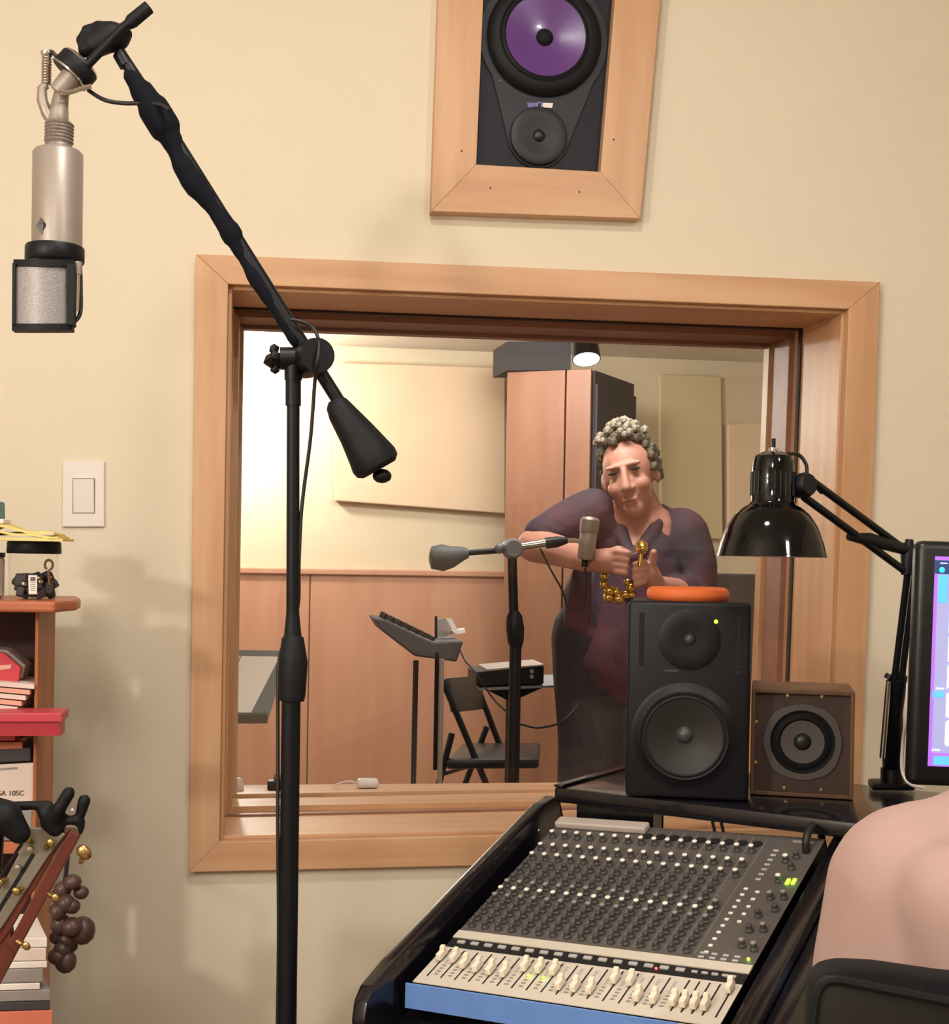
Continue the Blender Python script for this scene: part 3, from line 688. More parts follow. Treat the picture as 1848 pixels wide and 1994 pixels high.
MB().lathe([(0,-.032),(S(33),-.032),(S(35),-.02),(S(35),.02),(S(33),.032),(0,.032)], bp(605,698), (.25,-1,0), 24).build('boom_clamp', M['black'], t)
MB().tube([bp(545,698), bp(600,698)], S(22), 16).build('clamp_body', M['black'], t)
MB().tube([bp(571,690), bp(571,740)], S(17), 16).build('clamp_neck', M['black'], t)
b = MB()
b.tube([bp(524,690), bp(528,698), bp(530,700), bp(548,700)], [S(8),S(20),S(20),S(12)], 6); b.ball(bp(534,680), S(11), 1); b.ball(bp(536,718), S(11), 1)
b.build('clamp_knob', M['black'], t)
MB().tube([bp(232,100), bp(280,176), bp(665,790)], [S(11),S(13),S(13)], 12).build('boom', M['black'], t)
wr = [(248,132,11),(262,158,17),(285,190,24),(305,222,31),(322,250,31),(335,275,22),(346,300,18),(362,332,22),(382,362,24),(402,386,20),(420,410,17),(438,436,19),(452,458,22),(466,485,16),(482,515,13),(500,545,17),(520,575,16),(540,608,13),(560,640,13),(582,672,14)]
b = MB(); b.tube(arc([bp(x,y) for x,y,r in wr], 80), [S(r) for r in [wr[min(int(i/4+.5), len(wr)-1)][2]*(1-.0) for i in range(len(arc([bp(x,y) for x,y,r in wr], 80)))]], 14)
fuse('cable_wrap', b, M['cloth'], t, .004, 6)
MB().tube([bp(232,104), bp(246,128)], S(13.5), 14).build('tip_collar', M['black'], t)
MB().tube([bp(233,118), bp(246,124)], S(9), 10).build('tip_band', M['nickel'], t)
cw = [bp(650,778), bp(655,786), bp(664,802), bp(695,845), bp(718,880), bp(728,896), bp(735,907), bp(739,914)]
MB().tube(cw, [S(13),S(22),S(27),S(36),S(44),S(48),S(46),S(36)], 24).build('counterweight', M['rubber'], t)
MB().ball(bp(744,927), S(16), 2, (1.2,1.2,.9)).build('end_knob', M['black'], t)
# swivel at the boom tip that carries the microphone
sw = MB()
sw.ball(bp(215,72), S(30), 2, (1.3,1,1)); sw.ball(bp(240,66), S(18), 2); sw.cap(bp(185,88), S(24), bp(230,70), S(24))
sw.ball(bp(172,62), S(15), 2); sw.ball(bp(160,78), S(13), 2); sw.ball(bp(166,98), S(15), 2); sw.ball(bp(192,52), S(13), 2)
fuse('tip_swivel', sw, M['rubber'], t, .0035, 4)
MB().tube([bp(168,128,-.02), bp(238,55,-.02), bp(252,45,-.02)], [S(9),S(9),S(9)], 12).build('tip_rod', M['black'], t)
MB().tube([bp(248,50,-.02), bp(256,42,-.02), bp(290,14,-.02)], [S(9),S(13),S(12.5)], 14).build('tip_grip', M['rubber'], t)
# ------------------------------------------------------------------ large condenser microphone
t = thing('condenser_microphone', 'large silver condenser microphone hanging upside down at upper left', 'microphone', bp(112,300))
dn = (bp(111,480)-bp(113,300)); Lb = dn.length
r_ = S(46)
MB().lathe([(0,-S(10)),(S(26),-S(10)),(r_*.9,-S(6)),(r_,0),(r_,Lb),(0,Lb)], bp(113,300), dn, 40).build('body', M['nickel'], t)
b = MB(); b.lathe([(0,0),(S(22),0)]+[(S(27 if k % 2 else 25), S(2+k*3.2)) for k in range(12)]+[(S(24),S(42)),(S(26),S(46)),(S(26),S(52)),(0,S(52))], bp(116,238), bp(114,290)-bp(116,238), 28); b.build('threaded_ring', M['nickel_dark'], t)
MB().tube([bp(113,240), bp(116,205), bp(120,182), bp(128,168)], [S(20),S(16),S(14),S(14)], 18).build('yoke', M['nickel'], t)
MB().tube([bp(104,240), bp(92,222), bp(82,195), bp(82,172), bp(90,165)], [S(10),S(11),S(10),S(9),S(8)], 14).build('connector_elbow', M['nickel'], t)
b = MB(); b.lathe([(0,0)]+[(S(10 if k % 2 else 8), S(k*2.6)) for k in range(22)]+[(S(11),S(58)),(S(11),S(62)),(0,S(62))], bp(90,166), bp(91,105)-bp(90,166), 16); b.build('strain_relief', M['chrome'], t)
ra = (bp(172,118)-bp(128,166))
MB().lathe([(0,S(14)),(S(20),S(14)),(S(37),S(17)),(S(39),S(20)),(S(39),S(46)),(S(36),S(50)),(S(24),S(56)),(0,S(56))], bp(124,160,-.004), ra, 36).build('swivel_ring', M['rubber'], t)
MB().lathe([(S(37),S(16)),(S(40.5),S(17)),(S(40.5),S(20)),(S(37),S(20))], bp(124,160,-.004), ra, 36).build('ring_band', M['chrome'], t)
MB().lathe([(S(36),S(47)),(S(38),S(50)),(S(33),S(54)),(S(30),S(52))], bp(124,160,-.004), ra, 36).build('ring_band', M['chrome'], t)
MB().tube([bp(112,180,-.01), bp(140,150,-.01)], [S(17),S(21)], 18).build('swivel_ball', M['nickel'], t)
MB().tube(arc([bp(115,178,-.03), bp(135,180,-.03), bp(160,172,-.03), bp(178,168,-.03)], 10), S(4.5), 8).build('locking_wire', M['chrome'], t)
q = [bp(80,423,-.027), bp(92,438,-.026), bp(81,456,-.027), bp(70,440,-.026)]
MB().prism(q, (0,.004,0)).build('badge', mat('badge_dark', (84,76,74), .4), t, smooth=False)
MB().prism([bp(84,430,-.0275), bp(92,438,-.0275), bp(84,447,-.0275)], (0,.002,0)).build('badge_mark', M['black'], t, smooth=False)
# head, collar and clip-on mesh screen
MB().lathe([(0,0),(S(52),0),(S(54),S(3)),(S(54),S(28)),(S(51),S(32)),(0,S(32))], bp(107,480), (0,0,-1), 32).build('collar', M['black'], t)
MB().prism([bp(62,512,-.02), bp(130,514,-.02), bp(122,628,-.02), bp(70,628,-.02)], (0,.045,0), .006).build('head', M['blackmat'], t)
b = MB()
N = 14; ring = []
def curved(x0, x1, y0, y1, dep, th, bmv):
    bow = lambda i: -.035-dep*math.sin(math.pi*i/N)
    fr = [bp(x0+(x1-x0)*i/N, y0, bow(i)) for i in range(N+1)]; bk_ = [p+V((0,th,0)) for p in fr]
    bmv.prism(fr+bk_[::-1], bp((x0+x1)/2, y1, -.035)-bp((x0+x1)/2, y0, -.035))
curved(29,131,519,631,.012,.002,b)
b.build('mesh_screen', M['mesh'], t)
b = MB(); curved(26,140,505,519,.014,.02,b); curved(23,140,630,643,.014,.02,b)
b.prism([bp(130,512,-.04), bp(144,514,-.04), bp(143,632,-.04), bp(130,632,-.04)], (0,.022,0)); b.prism([bp(24,512,-.04), bp(30,512,-.04), bp(29,632,-.04), bp(23,632,-.04)], (0,.02,0))
b.build('screen_frame', M['rubber'], t, smooth=False)
MB().tube([bp(153,510,-.02), bp(152,535,-.02)], S(7), 10).build('clip_post', M['nickel'], t)
MB().tube([bp(151,535,-.02), bp(149,605,-.02)], S(5), 10).build('clip_post', M['chrome'], t)
MB().tube(arc([bp(156,515,-.01), bp(157,560,-.01), bp(156,610,-.015), bp(142,630,-.02)], 12), S(4), 8).build('clip_arm', M['black'], t)
# cables of the stand
c1 = arc([bp(91,104), bp(100,101), bp(112,112), bp(130,135,.02), bp(160,165,.03), bp(178,180,.01), bp(205,195), bp(240,201), bp(280,201,-.01), bp(312,204,-.022), bp(330,215,-.03)], 60)
o = MB().tube(c1, S(4), 10).build('microphone_cable', M['cable']); tag(o, 'dark cable looping from the large silver microphone to the wrapped boom', 'cable')
c2 = arc([bp(566,622,-.02), bp(592,628,-.02), bp(612,642,-.02), bp(621,668,-.03), bp(618,705,-.04), bp(613,745,-.02), bp(605,850,-.01), bp(592,950), bp(586,1010), bp(582,1100), bp(580,1180,.016), bp(560,1230,.03), bp(543,1290,.03), bp(541,1370,.02), bp(541,1600,.0), bp(540,1994,.0), V((bp(540,1994).x-.01, YB, .06))], 120)
o = MB().tube(c2, S(3.6), 10).build('microphone_cable', M['cable']); tag(o, 'thin black cable running down beside the tall boom stand pole', 'cable')
#==LEFT==
# ------------------------------------------------------------------ bookcase at the left
YBK0, YBK1 = -.36, -.22
def lp(x, y, Y=YBK0): return PY(x, y, Y)
xr = lp(73,1400).x                       # inner face reads at px 66..72 on the front
zt = lp(60,1190).z
t = thing('bookcase', 'low orange-brown wooden bookcase at the left wall', 'bookcase', V((xr-.25,-.29,0)))
XB0 = xr-.62
MB().box((xr-.0025, (YBK0+YBK1)/2, zt/2), (.005, YBK1-YBK0, zt-.001), bev=.001).build('side_panel', M['pine'], t, smooth=False)
MB().box((XB0-.009, (YBK0+YBK1)/2, zt/2), (.018, YBK1-YBK0, zt-.001), bev=.001).build('side_panel', M['pine'], t, smooth=False)
MB().box(((xr-.019+XB0)/2, YBK1-.004, zt/2), (xr-.019-XB0-.002, .008, zt-.002)).build('back_panel', mat('bookcase_back', (70,44,42), .7), t, smooth=False)
tp = zt+.0155
tip = PY(157,1184,-.30)
MB().prism([V((XB0-.05,-.40,zt)), V((tip.x-.02,-.40,zt)), V((tip.x,-.33,zt)), V((tip.x-.004,-.27,zt)), V((tip.x-.02,-.19,zt)), V((XB0-.05,-.19,zt))], (0,0,.0155), .004).build('top_board', M['pine_h'], t, smooth=False)
for zz in (lp(40,1445).z, lp(40,1640).z, lp(40,1840).z, .09):
    MB().box(((xr-.019+XB0)/2, (YBK0+YBK1)/2-.004, zz-.008), (xr-.019-XB0-.001, YBK1-YBK0-.009, .016), bev=.001).build('shelf_board', M['pine_h'], t, smooth=False)
# jar of small black parts with a yellow cloth on it
jy = -.325
pc = PY(65,1168,jy); jc = V((pc.x, jy, tp)); jr = (PY(114,1120,jy).x-PY(16,1120,jy).x)/2; jh = PY(65,1078,jy).z-tp; lh = PY(65,1056,jy).z-PY(65,1080,jy).z
t = thing('storage_jar', 'clear plastic jar with black lid full of small dark parts on the bookcase', 'jar', jc)
MB().lathe([(0,.0015),(jr*.93,.0015),(jr*.96,.004),(jr,jh*.92),(jr*.97,jh*.93),(jr*1.01,jh*.95),(jr*.97,jh*.97),(jr*.97,jh)], jc, (0,0,1), 40).build('glass_wall', M['jar'], t)
MB().lathe([(0,jh),(jr*1.06,jh),(jr*1.09,jh+.002),(jr*1.07,jh+lh*.9),(jr*1.0,jh+lh),(0,jh+lh)], jc, (0,0,1), 40).build('lid', M['black'], t)
rnd = random.Random(5); b = MB()
for k in range(46):
    a_ = rnd.uniform(0,6.28); rr = rnd.uniform(0,jr*.78); z = rnd.uniform(.008, jh*.50)
    b.box(jc+V((math.cos(a_)*rr, math.sin(a_)*rr, z)), (rnd.uniform(.008,.016), rnd.uniform(.008,.016), rnd.uniform(.008,.018)), Matrix.Rotation(rnd.uniform(0,3),3,V((rnd.random(),rnd.random(),1)).normalized()), .002)
o = b.build('small_parts', M['carddk'], t); o['kind'] = 'stuff'
b = MB()
for k in range(16):
    a_ = rnd.uniform(0,6.28); rr = rnd.uniform(jr*.4,jr*.8); z = rnd.uniform(.01, jh*.55)
    b.ball(jc+V((math.cos(a_)*rr, math.sin(a_)*rr, z)), rnd.uniform(.003,.005), 1)
o = b.build('screws', M['chrome'], t); o['kind'] = 'stuff'
rg = PY(95,1100,jy-jr*.6)
b = MB(); ar = [rg+V((math.cos(q_)*.0055,0,math.sin(q_)*.007)) for q_ in [math.radians(-60+k*30) for k in range(11)]]; b.tube([rg+V((.001,0,-.028))]+[rg+V((0,0,-.008))]+ar[::1], .0018, 8)
b.build('eye_hook', M['walnut'], t)
q = quad([(55,1120),(72,1120),(72,1157),(56,1157)], jy-jr-.001)
MB().prism(q, (0,.001,0)).build('label', M['paperw'], t, smooth=False)
for k, (y0, y1) in enumerate(((1124,1127),(1128,1131),(1133,1134),(1137,1138),(1141,1142),(1145,1146),(1149,1150))):
    MB().prism(quad([(59,y0),(69,y0),(69,y1),(59,y1)], jy-jr-.0014), (0,.0004,0)).build('label_print', M['carddk'], t, smooth=False)
# yellow cloths
zl = jc.z+jh+lh
def sheet(name, x0, x1, y0, y1, zf, th, m, label, cat, nx=14, ny=6, group=None):
    b = MB(); g = [[None]*(ny+1) for _ in range(nx+1)]; h = [[None]*(ny+1) for _ in range(nx+1)]
    for i in range(nx+1):
        for j in range(ny+1):
            x = x0+(x1-x0)*i/nx; y = y0+(y1-y0)*j/ny; z = zf(i/nx, j/ny)
            g[i][j] = b.bm.verts.new((x,y,z+th)); h[i][j] = b.bm.verts.new((x,y,z))
    for i in range(nx):
        for j in range(ny):
            b.bm.faces.new((g[i][j],g[i+1][j],g[i+1][j+1],g[i][j+1])); b.bm.faces.new((h[i][j],h[i][j+1],h[i+1][j+1],h[i+1][j]))
    for i in range(nx):
        b.bm.faces.new((g[i][0],h[i][0],h[i+1][0],g[i+1][0])); b.bm.faces.new((g[i][ny],g[i+1][ny],h[i+1][ny],h[i][ny]))
    for j in range(ny):
        b.bm.faces.new((g[0][j],g[0][j+1],h[0][j+1],h[0][j])); b.bm.faces.new((g[nx][j],h[nx][j],h[nx][j+1],g[nx][j+1]))
    return tag(b.build(name, m), label, cat, group)
xa = PY(-60,1040,jy).x; xb = PY(134,1040,jy).x
zmid = zl+.0006
def yz(k):
    def f(u, v):
        bulge = .010*math.exp(-((u-.42)/.16)**2)*(k*.45)
        return zmid+k*.0052+bulge-(.006*max(0,u-.8)/.2 if u > .8 else 0)*(0 if k == 0 else .4)+.0012*math.sin(u*17+k*2+v*3)*(k > 0)
    return f
for k in range(3):
    sheet('folded_cloth', xa-.004*k, xb-.006*k, jy-.055, jy+.05, yz(k), .0034, M['yellow'],
      ['lowest yellow folded cloth lying on the black jar lid', 'middle yellow folded cloth of the pile on the jar lid', 'topmost yellow folded cloth with a raised fold, on the jar lid'][k], 'cloth', group='yellow cloths on the jar')
# neighbour container and teal box at the frame edge
pc2 = PY(-52,1168,jy)
t = thing('storage_tub', 'pale pink tub standing at the left edge of the bookcase top', 'tub', V((pc2.x, jy, tp)))
r2 = PY(8,1100,jy).x-pc2.x
MB().lathe([(0,.0),(r2*.9,0),(r2,.004),(r2*1.0,jh*.85),(r2*.95,jh*.9),(0,jh*.9)], V((pc2.x,jy,tp+.0005)), (0,0,1), 32).build('body', M['paper'], t)
MB().lathe([(0,jh*.9),(r2*1.02,jh*.9),(r2*1.02,jh*1.0),(0,jh*1.0)], V((pc2.x,jy,tp+.0005)), (0,0,1), 32).build('lid', M['walnut_b'], t)
zc0 = zmid+2*.0052+.012
q0 = PY(5,1016,jy)
t = thing('small_box', 'teal box on a white base at the left picture edge above the yellow cloths', 'box', V((q0.x-.03,jy,q0.z)))
MB().box((q0.x-.036, jy, zc0+.004+(q0.z-zc0)/2*0), (.085,.05,.007), bev=.002).build('base', M['paperw'], t, smooth=False)
zb = zc0+.0078
MB().prism([V((q0.x-.07,jy-.02,zb)), V((q0.x,jy-.02,zb)), V((q0.x,jy+.02,zb)), V((q0.x-.07,jy+.02,zb))], (-.001,0,.024), .002).build('body', M['teal'], t, smooth=False)
# shelf one: red carton, bent magazines
s1 = lp(40,1445).z
fy = YBK0+.02
o = MB().prism([lp(-40,1262,fy), lp(14,1266,fy), lp(50,1296,fy), lp(42,1322,fy), lp(-40,1330,fy)], (0,.05,0), .002).build('grey_booklet', M['card'], smooth=False)
tag(o, 'grey and white booklet standing behind the red packet on the shelf', 'booklet')
t = thing('red_packet', 'red printed packet leaning in the upper shelf of the bookcase', 'packet', lp(0,1325,fy-.01))
MB().prism([lp(-40,1262,fy-.012), lp(8,1272,fy-.012), lp(40,1300,fy-.012), lp(36,1328,fy-.012), lp(-40,1326,fy-.012)], (0,.010,0), .001).build('body', M['redp'], t, smooth=False)
MB().prism([lp(-10,1296,fy-.0125), lp(22,1294,fy-.0125), lp(20,1302,fy-.0125), lp(-10,1306,fy-.0125)], (0,.001,0)).build('pale_print', M['paperp'], t, smooth=False)
for k in range(5):
    y0 = 1326+k*11; xe = 66-k*8
    b = MB(); n = 8
    up_ = [lp(-45+(xe+45)*i/n, y0+2+5*(i/n)-4*(1-i/n), fy-.03) for i in range(n+1)]; lo_ = [p+V((0,0,-.0062)) for p in up_]
    b.prism(up_+lo_[::-1], (0,.10,0))
    tag(b.build('magazine', M['paperp'] if k % 2 else M['paper'], smooth=False),
        ['topmost pale magazine of the pile below the red packet','second magazine from the top below the red packet','middle magazine of the pile in the upper shelf','second magazine from the bottom in the upper shelf','lowest magazine of the pile above the red tray'][k], 'magazine', 'magazines in the upper shelf')
# red tray resting on the board
yt0 = -.415
ql = [PY(-80,1386,yt0), PY(121,1388,yt0), PY(116,1434,yt0), PY(-80,1440,yt0)]
zsh = s1+.0005
t = thing('red_tray', 'red plastic tray jutting out of the bookcase shelf', 'tray', V((ql[0].x,yt0,zsh)))
b = MB(); x0, x1 = ql[0].x, ql[1].x; zt_ = ql[1].z; zb_ = max(ql[2].z, zsh)
x1i = min(x1, x1)
b.hexa([V((x0,yt0+.006,zb_)), V((ql[2].x,yt0+.006,zb_)), V((ql[2].x,-.37,zb_)), V((x0,-.37,zb_))], [V((x0,yt0,zt_-.012)), V((x1-.004,yt0,zt_-.012)), V((x1-.004,-.366,zt_-.012)), V((x0,-.366,zt_-.012))])
b.build('body', M['red'], t, smooth=False)
b = MB(); b.box(((x0+x1)/2, (yt0-.004-.362)/2, zt_-.006), (x1-x0+.002, -.362+.004-yt0, .013), bev=.002); b.build('rim', M['red'], t, smooth=False)
b = MB(); b.box(((x0+xr-.03)/2, (-.36-.24)/2, (zsh+.001+zsh+.014)/2), (xr-.03-x0, .12, .012)); b.build('inner_tongue', M['red'], t, smooth=False)
# lower shelf boxes
s2 = lp(40,1640).z
o = MB().prism([lp(-60,1460), lp(60,1456), lp(60,1482), lp(-60,1488)], (0,.11,0), .002).build('black_box', M['carddk'], smooth=False)
tag(o, 'thin dark box lying on the white carton in the bookcase', 'box')
t = thing('carton', 'white printed carton in the bookcase below the dark box', 'carton', lp(0,1640))
q = [lp(-60,1492,YBK0+.006), lp(69,1485,YBK0+.006), lp(68,1562,YBK0+.006), lp(-60,1566,YBK0+.006)]
MB().prism(q, (0,.11,0), .001).build('body', M['paper'], t, smooth=False)
MB().prism([lp(0,1496,YBK0+.0055), lp(34,1494,YBK0+.0055), lp(34,1498,YBK0+.0055), lp(0,1500,YBK0+.0055)], (0,.001,0)).build('print_line', M['card'], t, smooth=False)
def text(s, name, c, size, xdir, m, par, ydir=(0,0,1)):
    cu = bpy.data.curves.new(name, 'FONT'); cu.body = s; cu.size = size; cu.extrude = .0003; cu.align_x = 'CENTER'; cu.align_y = 'CENTER'
    o = bpy.data.objects.new(name, cu); COL.objects.link(o); x = V(xdir).normalized(); y = V(ydir).normalized(); z = x.cross(y)
    dg = bpy.context.evaluated_depsgraph_get(); me = bpy.data.meshes.new_from_object(o.evaluated_get(dg)); bpy.data.objects.remove(o)
    me.transform(basis(x, y, z, V(c))); me.materials.clear(); me.materials.append(m)
    if par is not None: me.transform(WM[par].inverted())
    return link(name, me, par)
text('ATSA 10SC', 'print_text', lp(12,1545,YBK0+.0052), .010, (1,0,0), M['carddk'], t)
o = MB().prism([lp(-60,1568,YBK0+.004), lp(64,1566,YBK0+.004), lp(64,1638,YBK0+.004), lp(-60,1638,YBK0+.004)], (0,.11,0), .003).build('grey_case', M['card'], smooth=False)
tag(o, 'grey translucent case under the white carton, behind the black hanger', 'case')
# stack of papers at lower left (stands on a low shelf)
cols = [('paperw',1826,16),('paper',1846,22),('paperw',1872,8),('card',1886,24),('paperw',1914,8),('card',1928,20),('carddk',1950,10),('salmon',1968,30)]
labs = ['white sheets on top of the lower stack beside the guitar headstock','pinkish folder second from the top of the lower stack','thin white pad in the lower stack above the grey folder','grey folder in the middle of the lower stack','white booklet sticking out of the lower stack','worn grey folder below the white booklet','thin dark folder just above the salmon folder','salmon coloured folder lowest in view of the stack']
yq = -.50; z_prev = None
for k, (mm, y0, hh) in enumerate(cols):
    zt_ = PY(60,y0,yq).z; zb_ = PY(60,cols[k+1][1] if k+1 < len(cols) else y0+hh,yq).z
    x1_ = PY([92,90,92,84,78,98,98,102][k], y0, yq).x
    tag(MB().prism([V((x1_-.22,yq,zb_+.0004)), V((x1_,yq,zb_+.0004)), V((x1_-.035,yq+.12,zb_+.0004)), V((x1_-.22,yq+.12,zb_+.0004))], (0,0,zt_-zb_-.0008), .0012).build('folder', M[mm], smooth=False), labs[k], 'folder', 'paper stack at the lower left')
zlow = PY(60,1998,yq).z
t = thing('stool', 'dark low stand under the stack of folders, mostly out of view', 'stand', V((x1_-.16,yq+.06,0)))
MB().box((x1_-.16, yq+.05, zlow-.013), (.25,.10,.02), bev=.003).build('top', M['carddk'], t, smooth=False)
for sx in (-.1,.1):
    for sy_ in (-.045,.045): MB().box((x1_-.16+sx, yq+.05+sy_*.6, (zlow-.023)/2), (.02,.02,zlow-.023)).build('leg', M['carddk'], t, smooth=False)
# guitar headstock on its hanger
YG = -.72
def gp(x, y, dy=0): return PY(x, y, YG+dy)
g0 = gp(0,1790)
t = thing('guitar', 'classical guitar with grey faced slotted headstock and gold tuners, leaning at lower left', 'guitar', V((gp(-260,1994).x, YG, 0)))
face_n = V((-.05,-.012,0))
def band(pts, dy, th, name, m): return MB().prism([gp(x,y,dy) for x,y in pts], (0,th,0), .0015).build(name, m, t, smooth=False)
band([(97,1614),(137,1617),(108,1660),(20,1812),(-30,1880),(-95,1880),(-40,1800),(47,1650)], 0, .016, 'headstock', M['gwood'])
band([(57,1612),(97,1612),(128,1624),(96,1665),(8,1800),(-20,1840),(-60,1840),(-20,1770),(38,1660)], -.004, .0035, 'face_veneer', M['gface'])
band([(62,1660),(70,1664),(-8,1790),(-16,1786)], -.0045, .002, 'slot', M['slot'])
band([(40,1640),(46,1643),(0,1716),(-6,1712)], -.0045, .002, 'slot', M['slot'])
band([(137,1617),(157,1626),(30,1860),(14,1840),(110,1660)], -.002, .02, 'edge', M['gwood'])
band([(-30,1870),(20,1812),(30,1860),(-260,2400),(-330,2360)], .002, .02, 'neck', M['gwood'])
body_c = gp(-330,2300); 
b = MB()
for cx_, cz_, rr in ((gp(-300,2400).x, .22, .14), (gp(-270,2250).x-.02, .42, .11)):
    b.lathe([(0,-.04),(rr,-.04),(rr,.04),(0,.04)], (cx_,YG+.06,cz_), (0,1,0), 40)
b.build('soundbox', M['pine'], t)
def tuner(x, y, dx, dy, r=9):
    b = MB(); b.tube([gp(x-dx,y-dy,-.006), gp(x,y,-.010)], .003, 8); b.ball(gp(x+dx*.7,y+dy*.7,-.012), S(r), 2, (1,.45,.75), Matrix.Rotation(.9,3,'Y'))
    b.build('tuner', M['gold'], t)
for x, y, dx, dy, r in ((57,1636,-6,-4,9),(95,1645,5,-5,9),(161,1668,4,-12,16),(36,1733,-6,4,9),(103,1745,7,5,9),(3,1716,-6,4,9),(44,1838,10,6,9)):
    tuner(x, y, dx, dy, r)
for x, y in ((36,1688),(60,1652)): MB().lathe([(.003,-.003),(.003,.006),(0,.007)], gp(x,y,-.006), (0,-1,0), 10).build('string_post', M['chrome'], t)
t = thing('guitar_hanger', 'black padded hanger fork holding the guitar headstock', 'hanger', gp(60,1600,.05))
b = MB()
b.cap(gp(-60,1570,-.03), S(28), gp(10,1590,-.03), S(30)); b.cap(gp(10,1590,-.03), S(30), gp(38,1622,-.03), S(20)); b.cap(gp(0,1572,-.0), S(10), gp(95,1566,-.0), S(8))
b.cap(gp(98,1602,.0), S(18), gp(116,1574,-.01), S(13)); b.cap(gp(116,1574,-.01), S(12), gp(134,1544,-.01), S(12)); b.cap(gp(88,1584,.0), S(14), gp(108,1612,.0), S(17))
b.cap(gp(156,1590,.0), S(9), gp(164,1559,.0), S(12)); b.cap(gp(120,1596,.0), S(9), gp(152,1598,.0), S(9)); b.cap(gp(157,1600,.0), S(9), gp(158,1622,.0), S(5))
fuse('yoke', b, M['rubber'], t, .0028, 3)
MB().tube([gp(-10,1580,.02), V((gp(-10,1580).x-.05, YG+.06, .02))], .012, 12).build('post', M['black'], t)
MB().lathe([(0,0),(.12,0),(.12,.015),(0,.02)], V((gp(-10,1580).x-.05, YG+.06, 0)), (0,0,1), 24).build('base', M['black'], t)
MB().ball(gp(141,1577,-.012), S(3), 1).build('rivet', M['white'], t)
# seed rattle
t = thing('seed_rattle', 'bunch of round dark brown seed pods hanging beside the bookcase', 'rattle', PY(135,1700,-.45))
for x, y, r in ((141,1718,15),(158,1738,13),(122,1732,15),(128,1760,16),(112,1775,15),(140,1765,14),(118,1800,17),(140,1805,18),(161,1812,21),(130,1830,16),(112,1825,14),(138,1842,12),(112,1862,16),(128,1872,18),(120,1850,14),(110,1745,12)):
    MB().ball(PY(x,y,-.45+random.uniform(-.012,.012)), r*2.15/FPX, 2, (1,1,random.uniform(.85,1.15))).build('seed_pod', M['seed'], t)
MB().tube([PY(135,1640,-.44), PY(126,1720,-.44), PY(118,1860,-.44)], .003, 8).build('cord', M['cable'], t)
MB().tube([PY(135,1640,-.44), V((xr,-.30,PY(135,1640,-.44).z+.0))], .003, 8).build('hook', M['cable'], t)
#==DESK==
A = V((0.25759285,-0.69237992,0.68622377)); E1 = V((0.7653143,-0.6409299,0.05918518)); E2 = V((0.59358493,0.73834562,0.32016039)); E3 = V((-0.24889949,-0.20989189,0.94551279))
PW, PL = .39, .4033
DM_ = basis(E1, E2, E3, A)
ZS = .866                                     # top of the speaker shelf
s0 = PZ(1093,1534,ZS); s1_ = PZ(1640,1599,ZS); sx = (s1_-s0).normalized(); sy2 = V((-sx.y, sx.x, 0))
def sh(u, v, z=0.0): return s0+sx*u+sy2*v+V((0,0,z))
t = thing('studio_desk', 'black studio desk with sloped mixer well and raised speaker shelf', 'desk', V((A.x+.2, A.y+.1, 0)))
def L3(x, y, z): return A+E1*x+E2*y+E3*z
def cheek(x0, x1, y0, y1, ztop, drop, name, m, bev):
    fr = [L3(x0,y0,ztop), L3(x1,y0,ztop), L3(x1,y1,ztop), L3(x0,y1,ztop)]
    lo = [p-V((0,0,drop)) for p in fr]
    return MB().hexa(lo, fr, bev).build(name, m, t)
# left cheek as a rounded side board: outline in the slope plane
s0l = DM_.inverted() @ s0
prof = [(-.085,-.16),(-.085,-.03),(-.080,-.005),(-.068,.012),(-.05,.022),(.0,.026),(PL*.5,.027),(PL,.027),(PL+.038,.020),(PL+.046,.010),(PL+.046,-.16)]
for x0, x1 in ((-.038,-.018),):
    MB().hexa([L3(x0,y,z) for y,z in prof], [L3(x1,y,z) for y,z in prof], .003).build('side_board', M['lacquer'], t)
profr = [(-.085,-.16),(-.085,-.03),(-.080,-.02),(-.068,-.004),(PL+.05,.0),(PL+.05,-.16)]
MB().hexa([L3(PW+.006,y,z) for y,z in profr], [L3(PW+.030,y,z) for y,z in profr], .003).build('side_board', M['lacquer'], t)
MB().hexa([L3(PW+.031,y,z-.018) for y,z in profr], [L3(PW+.055,y,z-.018) for y,z in profr], .003).build('side_board', M['lacquer'], t)
MB().hexa([L3(-.0195,-.085,-.16), L3(PW+.0055,-.085,-.16), L3(PW+.0055,-.05,-.16), L3(-.0195,-.05,-.16)], [L3(-.0195,-.085,-.035), L3(PW+.0055,-.085,-.035), L3(PW+.0055,-.05,-.03), L3(-.0195,-.05,-.03)], .004).build('front_rail', M['lacquer'], t)
MB().hexa([L3(-.0195,-.049,-.16), L3(PW+.0055,-.049,-.16), L3(PW+.0055,PL+.02,-.16), L3(-.0195,PL+.02,-.16)], [L3(-.0195,-.049,-.045), L3(PW+.0055,-.049,-.045), L3(PW+.0055,PL+.02,-.045), L3(-.0195,PL+.02,-.045)]).build('well_floor', M['lacquer'], t, smooth=False)
MB().prism([sh(-.012,0,-.022), sh(1.1,0,-.022), sh(1.1,.30,-.022), sh(-.012,.30,-.022)], (0,0,.022), .004).build('shelf', M['lacquer'], t)
MB().prism([sh(-.012,.0,-.0), sh(.002,.0,-.0), sh(.002,.30,-.0), sh(-.012,.30,-.0)], (0,0,.004), .001).build('shelf_trim', M['lacquer'], t)
MB().prism([sh(.01,.03,-.10), sh(.13,.03,-.10), sh(.13,.06,-.10), sh(.01,.06,-.10)], (0,0,.077)).build('riser', M['lacquer'], t, smooth=False)
